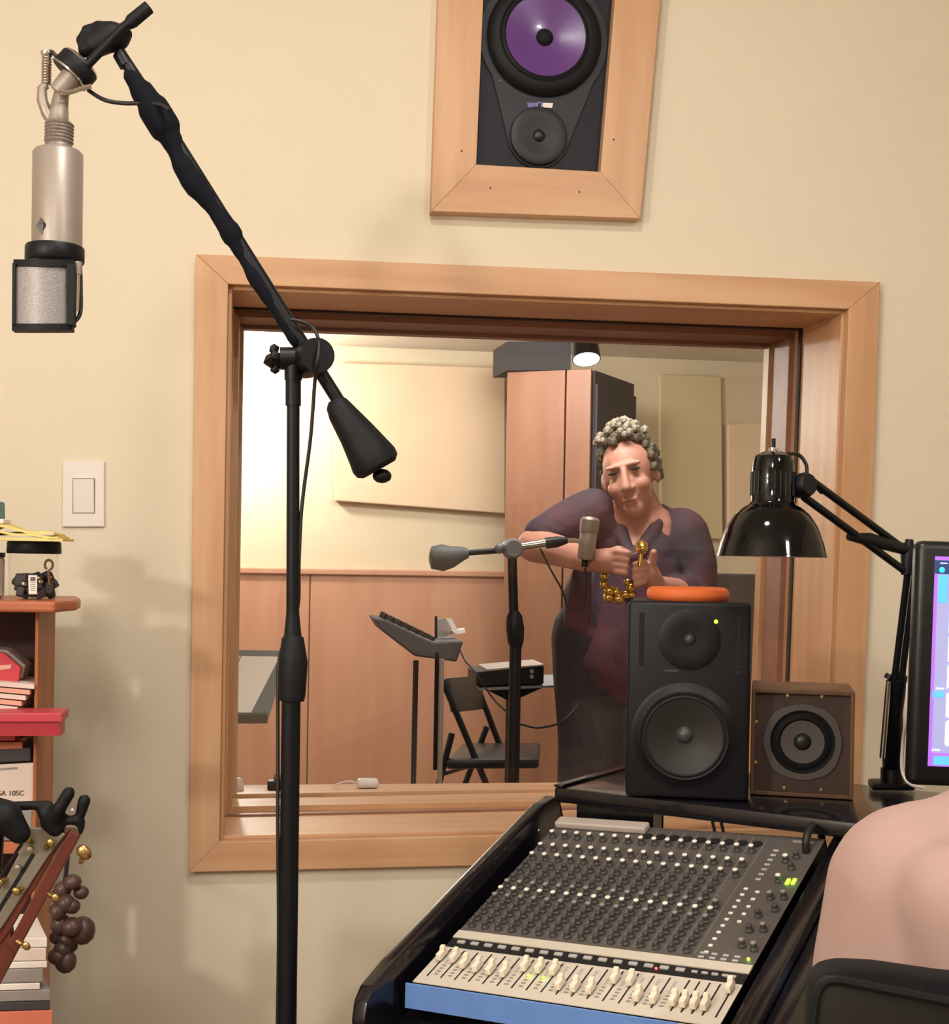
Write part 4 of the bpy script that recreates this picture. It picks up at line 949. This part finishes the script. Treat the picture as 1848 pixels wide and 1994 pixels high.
for (u, v) in ((.02,.26),(1.07,.26),(1.07,.02)):
    MB().prism([sh(u-.02,v-.02), sh(u+.02,v-.02), sh(u+.02,v+.02), sh(u-.02,v+.02)], (0,0,-1)).build('tmp', M['lacquer'], t, smooth=False) if False else None
    p = sh(u, v, -.023); MB().box((p.x,p.y,p.z/2), (.04,.04,p.z)).build('leg', M['lacquer'], t, smooth=False)
for (x, y) in ((.0,-.06),(PW-.02,-.06)):
    p = L3(x, y, -.165); MB().box((p.x,p.y,p.z/2), (.04,.04,p.z)).build('leg', M['lacquer'], t, smooth=False)
MB().ball(L3(-.0185, PL-.03, .0), .003, 1).build('screw', M['chrome'], t)
# ------------------------------------------------------------------ mixing console
mx = thing('mixing_console', 'large grey mixing console with cream faders in the black desk', 'mixer', DM_)
def LB(name, x0, x1, y0, y1, z0, z1, m, bev=0.0, parent=None, smooth=False):
    b = MB(); b.box(((x0+x1)/2,(y0+y1)/2,(z0+z1)/2), (x1-x0,y1-y0,z1-z0), bev=bev); return b.build(name, m, parent or mx, local=True, smooth=smooth)
LB('chassis', .002, PW-.002, .0, PL, -.044, -.0012, M['black'])
yA, yB, yC, yD = .185*PL, .235*PL, .275*PL, PL
LB('fader_panel', .001, PW-.001, -.002, yA, -.001, .0, M['deckl'])
LB('mute_strip', .001, PW-.001, yA+.0002, yB, -.001, -.0002, M['slot'])
LB('label_strip', .001, PW-.001, yB+.0002, yC, -.001, .0012, M['deckl'])
LB('knob_panel', .001, PW-.001, yC+.0002, yD, -.001, .0, M['deck'])
LB('front_lip', .001, PW-.001, -.0052, -.0022, -.035, -.002, M['deckl'], .001)
LB('rear_cover', .004, .145, PL*.945, PL*.995, .0, .010, mat('rear_cover_grey', (186,174,164), .35), .003)
cu_, cx0 = .0505*PW/.39*.39, .030*PW
def chx(i): return (.034+.0500*i)*PW
# shared meshes
def meshof(b, m):
    bmesh.ops.recalc_face_normals(b.bm, faces=b.bm.faces)
    for f in b.bm.faces: f.smooth = True
    for e in b.bm.edges:
        if len(e.link_faces) == 2 and e.calc_face_angle(0) > math.radians(38): e.smooth = False
    me = bpy.data.meshes.new('shared'); b.bm.to_mesh(me); b.bm.free(); me.materials.append(m); return me
b = MB(); b.hexa([V((-.0036,-.009,.003)),V((.0036,-.009,.003)),V((.0036,.009,.003)),V((-.0036,.009,.003))], [V((-.0034,-.008,.011)),V((.0034,-.008,.011)),V((.0034,.008,.011)),V((-.0034,.008,.011))], .001)
b.hexa([V((-.0034,.001,.010)),V((.0034,.001,.010)),V((.0034,.008,.010)),V((-.0034,.008,.010))], [V((-.003,.003,.015)),V((.003,.003,.015)),V((.003,.008,.0155)),V((-.003,.008,.0155))], .0008)
b.box((0,0,.001), (.0012,.004,.006)); me_f = meshof(b, M['fader'])
b = MB(); b.lathe([(.0052,.0003),(.0050,.003),(.0039,.0042),(.0037,.0090),(.0028,.0098),(0,.0099)], (0,0,0), (0,0,1), 12); me_k = meshof(b, M['knob'])
def knobmesh(m):
    b = MB(); b.lathe([(.0035,.0094),(.0035,.0106),(.0024,.0115),(0,.0117)], (0,0,0), (0,0,1), 10); return meshof(b, m)
me_cw, me_cg = knobmesh(M['knobw']), knobmesh(M['knobg'])
b = MB(); b.box((0,0,.0015), (.011,.0055,.003), bev=.0009); me_b = meshof(b, M['button'])
b = MB(); b.box((0,0,.0012), (.0075,.0035,.0024), bev=.0007); me_bs = meshof(b, M['button'])
b = MB(); b.box((0,0,.0012), (.0055,.0038,.0024), bev=.0007); me_bw = meshof(b, M['knobw'])
b = MB(); b.box((0,0,.0003), (.0018,.058,.0004)); me_s = meshof(b, M['slot'])
b = MB()
for k in range(4): b.box((0,-.010+k*.0062,.0002), (.0052,.0028,.0003))
me_p = meshof(b, M['print'])
b = MB()
for k in range(9): b.box((0,.001+k*.0028,.0002), (.0042,.0006,.0003))
me_t = meshof(b, M['print'])
def inst(name, me, x, y, z=0.0, par=None):
    o = link(name, me, par or mx, (x, y, z)); return o
fv = [.122,.120,.098,.090,.086,.084,.124,.124,.124,.062,.062,.062,.124,.124,.060,.060]
for i in range(16):
    x = chx(i)
    inst('fader_slot', me_s, x, .102*PL); inst('fader', me_f, x, fv[i]*PL)
    inst('scale_print', me_p, x+.0095, .07*PL); inst('scale_print', me_t, x+.009, .10*PL)
    inst('mute_button', me_b, x+.006, .213*PL, -.0002)
for k in range(4):
    x = (.838+.031*k)*PW+.002; inst('fader_slot', me_s, x, .102*PL); inst('fader', me_f, x, .062*PL)
    inst('assign_button', me_bs, x, .213*PL, -.0002)
x = .975*PW; inst('fader_slot', me_s, x, .102*PL); inst('fader', me_f, x, .15*PL); inst('assign_button', me_bs, x-.006, .213*PL, -.0002)
rows = [(.305,0,.0),(.345,0,.0),(.385,0,0),(.425,0,0),(.462,1,0),(.505,2,0),(.548,1,0),(.592,0,0),(.636,0,0),(.680,0,0),(.730,2,0),(.795,2,0)]
for j, (v, kind, _) in enumerate(rows):
    for i in range(16):
        if kind == 0 and i == 15 and j > 3: continue
        o = inst('knob', me_k, chx(i)+.0, v*PL)
        if kind == 2: inst('knob_cap', me_cw, 0, 0, 0, o)
        elif kind == 1: inst('knob_cap', me_cg, 0, 0, 0, o)
b = MB()                                                             # printed graph lines and legends between the knobs
for i in range(16):
    x = chx(i)+.0095
    b.box((x,.64*PL,.0002), (.0007,.68*PL,.0003))
    for j in range(20): b.box((chx(i)-.0065, (.30+.031*j)*PL, .0002), (.0035,.0009,.0003))
o = b.build('panel_print', M['print'], mx, local=True, smooth=False); o['kind'] = 'stuff'
b = MB(); b.lathe([(.0075,0),(.0075,.0012),(.0055,.0016),(.0045,.0006),(0,.0006)], (0,0,0), (0,0,1), 14); me_j = meshof(b, M['slot'])
for i in range(16):
    inst('input_jack', me_j, chx(i), .935*PL) if i > 6 else None
    o = inst('trim_knob', me_k, chx(i)-.0, .885*PL); inst('knob_cap', me_cw, 0, 0, 0, o)
for k in range(11): inst('push_switch', me_bw, .842*PW, (.31+.035*k)*PL)
for k in range(5): inst('push_switch', me_bw, .884*PW, (.48+.042*k)*PL)
for k in range(7): inst('push_switch', me_bs, .862*PW, (.72+.03*k)*PL)
for k in range(5):
    for r_ in range(2): inst('push_switch', me_bs, (.80+.035*k)*PW, (.285+.02*r_)*PL) if k > 0 else None
for (u, v, c) in ((.935,.36,1),(.975,.35,1),(.93,.44,0),(.97,.45,1),(.93,.52,0),(.97,.56,0),(.935,.62,1),(.975,.63,1),(.93,.72,2),(.915,.84,2),(.945,.80,0),(.94,.87,0)):
    o = inst('knob', me_k, u*PW, v*PL)
    if c: inst('knob_cap', me_cg if c == 1 else me_cw, 0, 0, 0, o)
b = MB(); b.box((0,0,.0012), (.0042,.012,.0022), bev=.0005); me_l = meshof(b, M['ledg'])
for k in range(2): inst('meter_led', me_l, (.958+.018*k)*PW, (.722+.004*k)*PL)
b = MB(); b.ball((0,0,.0015), .0022, 1); me_g = meshof(b, M['ledg'])
inst('power_led', me_g, .975*PW, .300*PL)
for i in (7, 8): inst('signal_led', me_g, chx(i)-.009, .092*PL)
b = MB(); b.ball((0,0,.0012), .0018, 1); inst('mute_led', meshof(b, M['ledr']), chx(14)-.003, .205*PL)
LB('rear_bar', .90*PW, .975*PW, .955*PL, .965*PL, .0, .004, M['nickel'], .001)
tag(MB().hexa([L3(-.006,-.019,-.026), L3(.345,-.019,-.026), L3(.345,-.0175,-.026), L3(-.006,-.0175,-.026)], [L3(-.006,-.0075,-.0005), L3(.345,-.0065,-.0005), L3(.345,-.0056,.0002), L3(-.006,-.0056,.0002)], .0006).build('masking_tape', M['blue'], smooth=False),
    'strip of blue masking tape along the front edge of the mixing console', 'tape')
# plug and cables at the back of the mixer
o = MB().tube(arc([L3(.962*PW,.905*PL,.001), L3(.964*PW,.915*PL,.016), L3(.966*PW,.96*PL,.022), L3(.97*PW,1.03*PL,.012), L3(.97*PW,1.05*PL,-.04)], 20), [.0075]*4+[.0045]*18 if False else .005, 10).build('headphone_plug', M['cable'])
tag(o, 'black plug and cable rising from the right rear jack of the mixer', 'plug')
for k, x in enumerate((.60,.632)):
    o = MB().tube([L3(x*PW,PL+.012,-.035), L3(x*PW-.003,PL+.012,.016), L3(x*PW-.002,PL+.016,.023)], .0022, 8).build('cable', M['cable'])
    tag(o, ['left of two thin black cables rising behind the mixer','right of two thin black cables rising behind the mixer'][k], 'cable', 'cables behind the mixer')
#==SPEAKERS==
# ------------------------------------------------------------------ near-field monitor
c0 = PZ(1336,1556,ZS+.001); dist = (c0-CAM).dot(CF); k_ = dist/FPX
W_, H_, D_ = 238*k_, 384*k_, .17
mw = towards(c0)
t = thing('studio_monitor', 'black two-way studio monitor with green light on the desk shelf', 'speaker', mw)
def TB(name, c, s, m, bev=0.0, smooth=True): return MB().box(c, s, bev=bev).build(name, m, t, local=True, smooth=smooth)
TB('cabinet', (0,D_/2,H_/2), (W_,D_,H_), M['spk'], .006)
def fx(x): return (x-1341)*k_
def fz(y): return (1556-y)*k_
# recessed look: shallow dish proud ring and cone
yc_ = -.0008
MB().lathe([(86*k_,.006),(90*k_,.005),(97*k_,.0012),(104*k_,0)], (fx(1336),yc_,fz(1433)), (0,-1,0), 48).build('bezel', M['spk'], t, local=True)
MB().lathe([(87*k_,.006),(84*k_,.0085),(80*k_,.0075),(76*k_,.0085),(72*k_,.0075)], (fx(1336),yc_,fz(1433)), (0,-1,0), 48).build('surround', M['rubber'], t, local=True)
MB().lathe([(73*k_,.0078),(50*k_,.0045),(30*k_,.0018),(18*k_,.0006),(0,.0005)], (fx(1336),yc_,fz(1433)), (0,-1,0), 48).build('cone', M['cone'], t, local=True)
MB().lathe([(17*k_,.0004),(14*k_,.004),(8*k_,.007),(0,.008)], (fx(1336),yc_,fz(1431)), (0,-1,0), 28).build('dust_cap', M['cap'], t, local=True)
MB().lathe([(60*k_,.0002),(52*k_,.0022),(30*k_,.0014),(14*k_,.0005),(0,.0004)], (fx(1342),yc_,fz(1245)), (0,-1,0), 40).build('tweeter_dish', M['spk'], t, local=True)
MB().lathe([(11*k_,.0004),(10*k_,.003),(6*k_,.006),(0,.007)], (fx(1342),yc_,fz(1245)), (0,-1,0), 24).build('tweeter_dome', M['cap'], t, local=True)
for x in (1249,1436):
    TB('port_slot', (fx(x),-.0005,fz(1247)), (9*k_,.0012,105*k_), M['slot'], .0004, False)
TB('badge', (fx(1308),-.0005,fz(1307)), (27*k_,.0012,4.5*k_), M['cap'], 0, False)
MB().ball((fx(1392),-.001,fz(1209)), 4*k_, 2).build('power_led', M['ledg'], t, local=True)
for x, y in ((1438,1433),(1234,1433),(1248,1304),(1436,1306)): MB().ball((fx(x),0,fz(y)), 2*k_, 1, (1,.5,1)).build('screw', M['cap'], t, local=True)
# orange pad on the monitor
pm = mw @ V((fx(1337), .075, H_+.0003))
t = thing('foam_ring', 'flat orange foam disc lying on top of the black studio monitor', 'foam disc', pm)
hw, hh_ = 83*k_, 29*k_*.92
MB().lathe([(0,0),(hw*.93,0),(hw*.99,hh_*.2),(hw,hh_*.5),(hw*.97,hh_*.8),(hw*.88,hh_*.98),(0,hh_)], (0,0,0), (0,0,1), 48).build('pad', M['orange'], t, local=True)
# small wooden speaker
c1_ = PZ(1560,1552,ZS+.001); d1 = (c1_-CAM).dot(CF); k1 = d1/FPX
m1 = towards(c1_, .03)
t = thing('small_speaker', 'small square walnut speaker with single grey ringed driver on the desk shelf', 'speaker', m1)
W1, H1, D1 = 196*k1, 208*k1, .13
def gx(x): return (x-1564)*k1
def gz(y): return (1552-y)*k1
tw = 8*k1
TB('side', (-W1/2+tw/2,D1/2,H1/2), (tw,D1,H1), M['walnut'], .001, False); TB('side', (W1/2-tw/2,D1/2,H1/2), (tw,D1,H1), M['walnut'], .001, False)
TB('top', (0,D1/2,H1-tw/2), (W1-2*tw,D1,tw), M['walnut'], .001, False); TB('bottom', (0,D1/2,tw/2), (W1-2*tw,D1,tw), M['walnut'], .001, False)
TB('baffle', (0,D1/2+.004,H1/2), (W1-2*tw,D1-.009,H1-2*tw), M['walnut_b'], 0, False)
cc = (gx(1565),.0075,gz(1446))
b = MB()
prf = []
for j in range(48):
    a_ = 2*math.pi*j/48; r = (74+3.2*max(0,-math.cos(4*a_))**.6)*k1
    prf.append((cc[0]+math.cos(a_)*r, cc[2]+math.sin(a_)*r))
va = [b.bm.verts.new((x,.0084,z)) for x,z in prf]; vb = [b.bm.verts.new((x,.0050,z)) for x,z in prf]
vc = [b.bm.verts.new((cc[0]+math.cos(2*math.pi*j/48)*62*k1,.0050,cc[2]+math.sin(2*math.pi*j/48)*62*k1)) for j in range(48)]
for j in range(48):
    j2 = (j+1) % 48; b.bm.faces.new((va[j],va[j2],vb[j2],vb[j])); b.bm.faces.new((vb[j],vb[j2],vc[j2],vc[j]))
b.build('driver_frame', M['spkgrey'], t, local=True)
cy = (cc[0],.0084,cc[2])
MB().lathe([(63*k1,.0034),(56*k1,.001),(52*k1,.003),(46*k1,.004),(41*k1,.001)], cy, (0,-1,0), 40).build('surround', M['blackmat'], t, local=True)
MB().lathe([(42*k1,.0015),(30*k1,.0007),(16*k1,.0002),(0,.0002)], cy, (0,-1,0), 40).build('cone', M['spkgrey'], t, local=True)
MB().lathe([(17*k1,.0003),(14*k1,.003),(8*k1,.005),(0,.0056)], cy, (0,-1,0), 24).build('dust_cap', M['cone'], t, local=True)
for x, y in ((1535,1356),(1600,1356),(1476,1410),(1657,1410),(1476,1490),(1657,1490),(1532,1537),(1602,1537)):
    MB().lathe([(.0028,0),(.0024,.0018),(0,.002)], (gx(x),.0084,gz(y)), (0,-1,0), 8).build('grille_peg', M['gold'], t, local=True)
#==LAMP==
# ------------------------------------------------------------------ desk lamp
dl = 1.70
def ap(x, y, dd=0.0): return PD(x, y, dl+dd)
kl = dl/FPX
lb = PZ(1732,1536,ZS)
t = thing('desk_lamp', 'glossy black swing-arm desk lamp with bell shade, in front of the window', 'lamp', lb)
sc_ = ap(1502,1084); axl = (ap(1506,880)-sc_).normalized()
def pl(pp): return [(r*kl, h*kl) for r, h in pp]
b = MB(); b.lathe(pl([(104,6),(107,0),(106,3),(100,26),(88,58),(72,82),(56,96),(46,101),(42,108),(42,150),(40,182),(35,196),(20,204),(0,206)]), sc_, axl, 56)
b.build('shade', M['gloss'], t)
b = MB(); b.lathe(pl([(105.5,0.5),(98,25),(86,55),(70,79),(54,93),(0,96)]), sc_, axl, 56); b.build('shade_inner', M['white'], t)
b = MB(); fx_, fy_, fz_ = frame(axl)
for k in range(24):
    a_ = 2*math.pi*k/24; c_ = fx_*math.cos(a_)+fy_*math.sin(a_)
    if (-CF).dot(c_) > -.2: b.tube([sc_+axl*(118*kl)+c_*(42.3*kl), sc_+axl*(165*kl)+c_*(41.6*kl)], .0011, 6)
b.build('cooling_rib', M['spk'], t)
MB().tube([sc_+axl*(206*kl), sc_+axl*(212*kl)], .006, 12).build('switch_collar', M['chrome'], t)
MB().tube([sc_+axl*(212*kl), sc_+axl*(230*kl)], .0026, 10).build('switch', M['black'], t)
MB().ball(sc_+axl*(70*kl), .024, 3).build('bulb', M['white'], t)
MB().lathe([(0,-.012),(.013,-.012),(.016,-.006),(.016,.006),(.013,.012),(0,.012)], ap(1563,945), (.5,-1,.1), 20).build('joint', M['black'], t)
MB().tube([ap(1543,948), ap(1563,945)], .008, 10).build('bracket', M['black'], t)
MB().tube(arc([ap(1535,883), ap(1556,886,.01), ap(1570,905,.01), ap(1574,930,.01), ap(1600,960,.02)], 16), .0024, 8).build('lamp_cable', M['cable'], t)
dj = .13
J1, J2 = ap(1762,1070,dj), ap(1762,1112,dj)
MB().tube([ap(1572,930), J1], .0052, 10).build('arm_rod', M['black'], t)
MB().tube([ap(1566,968), J2], .0052, 10).build('arm_rod', M['black'], t)
MB().tube([ap(1653,1045,.06), ap(1690,1050,.08), ap(1764,1070,dj)], [.005,.009,.008], 10).build('spring', M['black'], t)
MB().tube([ap(1771,1050,dj), ap(1768,1080,dj), ap(1766,1120,dj)], [.005,.010,.008], 12).build('elbow', M['black'], t)
top_ = ap(1767,1120,dj); mid_ = PD(1741,1330,dl+.18)
MB().tube([top_, mid_], .0048, 10).build('lower_rod', M['black'], t)
MB().tube([top_+CR*.010, mid_+CR*.010], .0045, 10).build('lower_rod', M['black'], t)
low_ = V((lb.x+.004, lb.y, ZS+.03))
MB().tube([PD(1742,1318,dl+.18)+CR*.006, lerp(mid_, low_, .35), lerp(mid_, low_, .7), low_], [.012,.013,.016,.014], 12).build('post', M['black'], t)
MB().tube([PD(1731,1325,dl+.18), PD(1718,1475,dl+.2)], .0040, 10).build('spring', M['chrome'], t)
MB().tube([PD(1733,1314,dl+.18), PD(1728,1322,dl+.18)], .006, 8).build('spring_pin', M['black'], t)
MB().prism([V((lb.x-.035,lb.y-.018,ZS+.0005)), V((lb.x+.03,lb.y-.022,ZS+.0005)), V((lb.x+.03,lb.y+.03,ZS+.0005)), V((lb.x-.02,lb.y+.03,ZS+.0005))], (0,0,.010), .003).build('base', M['black'], t)
MB().tube([V((low_.x,low_.y,ZS+.008)), low_], .017, 14).build('base_socket', M['black'], t)
# ------------------------------------------------------------------ monitor
dm_ = 1.62
def q_(x, y, dd=0.0): return PD(x, y, dm_+dd)
TL_, BL_ = q_(1788,1052), q_(1771,1530)
right = (CR*.97+CF*.0-CU*.004).normalized()
upm = (TL_-BL_); hM = upm.length; upm.normalize(); right = (right-upm*right.dot(upm)).normalized(); nm = right.cross(upm)   # towards camera side
if nm.dot(-CF) < 0: nm = -nm
mtx = basis(right, upm, nm, BL_)
t = thing('computer_monitor', 'black bezel computer monitor showing a purple and blue audio editor', 'monitor', mtx)
WMn = hM*1.55
b = MB(); b.box((WMn/2,hM/2,-.014), (WMn,hM,.028), bev=.010); b.build('housing', M['vinyl'], t, local=True)
km = dm_/FPX
sx0, sy0 = 34*km, 40*km; sx1, sy1 = WMn-34*km, hM-30*km
def SB(name, x0, x1, y0, y1, z, m): 
    return MB().box(((x0+x1)/2,(y0+y1)/2,z), (x1-x0,y1-y0,.0006)).build(name, m, t, local=True, smooth=False)
SB('screen', sx0, sx1, sy0, sy1, .0004, M['screen_g'])
SB('screen_bar', sx0, sx1, sy1-7*km, sy1, .0008, M['screen_p']); SB('screen_bar', sx0, sx1, sy1-34*km, sy1-7.5*km, .0008, M['screen_dark'])
SB('screen_bar', sx0, sx0+6*km, sy0, sy1-35*km, .0008, M['screen_p']); SB('screen_bar', sx0, sx1, sy0, sy0+26*km, .0008, M['screen_p'])
SB('screen_bar', sx0+10*km, sx1-10*km, sy0+3*km, sy0+20*km, .0012, M['screen_b'])
SB('track_header', sx0+8*km, sx0+26*km, sy1-90*km, sy1-36*km, .0012, M['screen_b'])
SB('track_header', sx0+4*km, sx0+26*km, sy0+134*km, sy0+146*km, .0012, M['screen_b'])
SB('track_header', sx0+10*km, sx0+26*km, sy0+150*km, sy0+153*km, .0012, M['screen_w'])
MB().lathe([(0,.0005),(5*km,.0004),(6*km,0)], (sx0+14*km, sy1-26*km, .0009), (0,0,1), 16).build('screen_icon', M['screen_t'], t, local=True)
SB('screen_line', sx0+10*km, sx0+24*km, sy1-14*km, sy1-12*km, .0014, M['screen_w']); SB('screen_line', sx0+6*km, sx0+22*km, sy0+30*km, sy0+33*km, .0014, M['screen_w'])
rnd = random.Random(11)
for ly in range(6):
    b = MB(); yy0 = sy0+38*km+ly*(sy1-sy0-80*km)/6; hh2 = (sy1-sy0-80*km)/6-1*km; x = sx0+31*km; pts_u, pts_l = [], []
    while x < sx1-10*km:
        a_ = rnd.uniform(.35,.5)*hh2; pts_u.append(V((x,yy0+hh2/2+a_,.0010))); pts_l.append(V((x,yy0+hh2/2-a_,.0010))); x += 3*km
    n = len(pts_u)
    for i in range(n-1): b.bm.faces.new([b.bm.verts.new(p) for p in (pts_l[i], pts_l[i+1], pts_u[i+1], pts_u[i])])
    bmesh.ops.remove_doubles(b.bm, verts=b.bm.verts, dist=1e-6)
    b.build('waveform', M['screen_w'], t, local=True, smooth=False)
# stand of the monitor on the shelf
pb = mtx @ V((WMn*.5, 0, -.02))
MB().box((pb.x, pb.y, (pb.z+.06+ZS)/2), (.06,.02,pb.z+.06-ZS-.004)).build('neck', M['vinyl'], t) if pb.z+.06 > ZS else None
sb = s0+sx*.8+sy2*.15
print('mon foot uv', (pb-s0).dot(sx), (pb-s0).dot(sy2), pb)
MB().box((pb.x,pb.y+.03,ZS+.005), (.16,.10,.009), bev=.003).build('foot', M['vinyl'], t)
o = MB().tube(arc([PD(1768,1330,dl+.16), PD(1764,1400,dl+.17), PD(1758,1450,dl+.2), PD(1757,1500,dl+.21), PD(1772,1526,dl+.2), PD(1800,1535,dl+.2)], 30), .0026, 8).build('cable', M['white'])
tag(o, 'white cable hanging between the lamp post and the monitor', 'cable')
#==PERSON==
# ------------------------------------------------------------------ person in the foreground
dp = 1.22; KP = dp/1.36
def pp(x, y, dd=0.0): return PD(x, y, dp+dd*KP)
class KB(MB):
    def cap(s, p0, r0, p1, r1, n=4, seg=14): return MB.cap(s, p0, r0*KP, p1, r1*KP, n, seg)
seat = pp(2010,2500)
pe = thing('person', 'person seen from behind in a pale pink shirt, seated before the monitor', 'person', V((pp(2010,2000).x, pp(2010,2000).y, 0)))
hipc = pp(2000,2060,.02)
b = KB()
neck, headc = pp(2045,1490,.0), pp(2105,1300,.05)
b.cap(pp(2010,1640), .06, neck, .055); b.cap(neck, .058, headc+V((0,0,-.04)), .06)
b.ball(headc, .088, 3, (.80,.98,1.14)); b.cap(headc+CF*.09+V((0,0,-.02)), .012, headc+CF*.105+V((0,0,-.04)), .014)
shl, shr = pp(1800,1745), pp(2230,1745)
b.cap(pp(1960,1690), .045, shl, .045); b.cap(pp(2080,1690), .045, shr, .045)
for s_, s0_ in ((-1, shl), (1, shr)):
    el = s0_+V((0,0,-.25))+CR*(.03*s_)+CF*.05; wr_ = el+CF*.20+CR*(-.04*s_)+V((0,0,-.01))
    b.cap(s0_, .05, el, .04); b.cap(el, .042, wr_, .028); pal = wr_+CF*.05; b.cap(wr_, .028, pal, .030)
    for k in range(4): 
        f0 = pal+CR*((k-1.5)*.018); f1 = f0+CF*.04+V((0,0,-.008)); f2 = f1+CF*.025+V((0,0,-.018))
        b.cap(f0, .010, f1, .009); b.cap(f1, .009, f2, .008)
    b.cap(pal-CF*.02, .011, pal+CR*(-.035*s_)+CF*.02+V((0,0,-.01)), .009)
b.cap(pp(2010,1790), .10, V((hipc.x,hipc.y,.56)), .13)
for s_ in (-1, 1):
    h_ = V((hipc.x,hipc.y,.53))+CR*(.09*s_); kn = h_+CF*.40+V((0,0,.0)); an = kn+V((0,0,-.43))-CF*.02
    b.cap(h_, .085, kn, .06); b.cap(kn, .058, an, .04); b.cap(an+V((0,0,-.03)), .035, an+CF*.15+V((0,0,-.06)), .03)
fuse('body', b, M['skin'], pe, .008, 4)
b = KB()
b.ball(headc+V((0,0,.018))-CF*.012, .096, 3, (.80,.95,1.05)); b.ball(headc+V((0,0,-.035))-CF*.03, .075, 3, (.85,.8,1))
fuse('hair', b, M['hair'], pe, .008, 3)
b = KB()                                                              # shirt: torso, shoulders, upper arms
shz = .0
b.cap(pp(2005,1800,.03), .135, pp(1990,2030,.0), .165)
b.cap(pp(1915,1672), .074, pp(2110,1672), .074)
b.cap(pp(1800,1745,.0), .096, pp(1925,1690,.0), .084); b.cap(pp(2230,1745,.0), .096, pp(2100,1690,.0), .084)
b.cap(pp(1900,1656,.01), .064, pp(2010,1590,.02), .056); b.cap(pp(2120,1650,.01), .066, pp(2010,1580,.02), .060)
b.cap(pp(1800,1745,.0), .096, pp(1756,1900,.0), .086); b.cap(pp(1756,1900,.0), .086, pp(1745,2020,.02), .078)
b.cap(pp(2230,1745,.0), .096, pp(2280,1900,.0), .086); b.cap(pp(2280,1900,.0), .086, pp(2290,2020,.02), .078)
b.cap(pp(1800,1780,-.06), .05, pp(1790,1960,-.07), .055)
b.cap(pp(1860,1760,-.09), .06, pp(1900,2000,-.10), .06)
crumple(fuse('shirt', b, M['pink'], pe, .007, 14), .014, 11, 2.2)
b = KB()
for s_ in (-1, 1):
    h_ = V((hipc.x,hipc.y,.53))+CR*(.09*s_); kn = h_+CF*.40; an = kn+V((0,0,-.40))-CF*.02
    b.cap(h_, .10, kn, .075); b.cap(kn, .07, an, .055)
b.cap(V((hipc.x,hipc.y,.56)), .15, V((hipc.x,hipc.y,.66)), .14)
fuse('trousers', b, M['pants'], pe, .01, 4)
# office chair
dc = 1.02
def cq(x, y, dd=0.0): return PD(x, y, dc+dd)
kc = dc/FPX
cc_ = cq(1900,2150,.05)
t = thing('office_chair', 'black padded office chair back in the lower right corner', 'chair', V((pp(2000,2000,-.02).x, pp(2000,2000,-.02).y, 0)))
SHELL = [(1568,2400),(1572,2120),(1578,1990),(1584,1940),(1592,1918),(1606,1906),(1630,1906),(1700,1920),(1848,1949),(2050,1962),(2260,1955),(2330,1940),(2350,1960),(2365,2030),(2372,2400)]
CUSH = [(1568,2400),(1572,2120),(1576,1990),(1579,1930),(1586,1905),(1606,1888),(1640,1881),(1710,1884),(1848,1904),(2050,1918),(2260,1912),(2330,1905),(2352,1930),(2368,2000),(2374,2400)]
def back_outline(dd, ins, pts=SHELL):
    cx_, cy_ = 1970, 2150
    return [cq(x+(cx_-x)*ins, y+(cy_-y)*ins*.8, dd) for x, y in pts]
MB().hexa(back_outline(.0,0), back_outline(.035,0), .008).build('back_shell', M['vinyl'], t)
q = back_outline(.037,.0,CUSH)
MB().hexa([lerp(p, cq(1970,2150,.037), .015) for p in q], [lerp(p+CF*.035, cq(1970,2150,.07), .02) for p in q], .012).build('back_cushion', M['blackmat'], t)
b = MB(); rp = [p-CF*.001 for p in back_outline(.0,.01)][1:-1]; b.tube(rp, .004, 8); b.build('piping', M['rubber'], t)
so = V((pe.location.x, pe.location.y, 0))
MB().box((so.x, so.y, .385), (.46,.46,.05), Matrix.Rotation(-YAW,3,'Z'), .02).build('seat', M['vinyl'], t)
MB().tube([cq(1970,2300,.03), V((so.x-CF.x*.26, so.y-CF.y*.26, .36)), V((so.x,so.y,.345))], .018, 10).build('spine', M['black'], t)
MB().tube([V((so.x,so.y,.36)), V((so.x,so.y,.08))], .028, 14).build('gas_lift', M['black'], t)
for k in range(5):
    a_ = k*2*math.pi/5; e_ = V((so.x+math.cos(a_)*.28, so.y+math.sin(a_)*.28, .06))
    MB().tube([V((so.x,so.y,.09)), e_], [.022,.014], 10).build('leg', M['black'], t)
    MB().lathe([(0,-.015),(.027,-.015),(.027,.015),(0,.015)], e_+V((0,0,-.030)), (math.sin(a_),-math.cos(a_),0), 16).build('caster', M['black'], t)
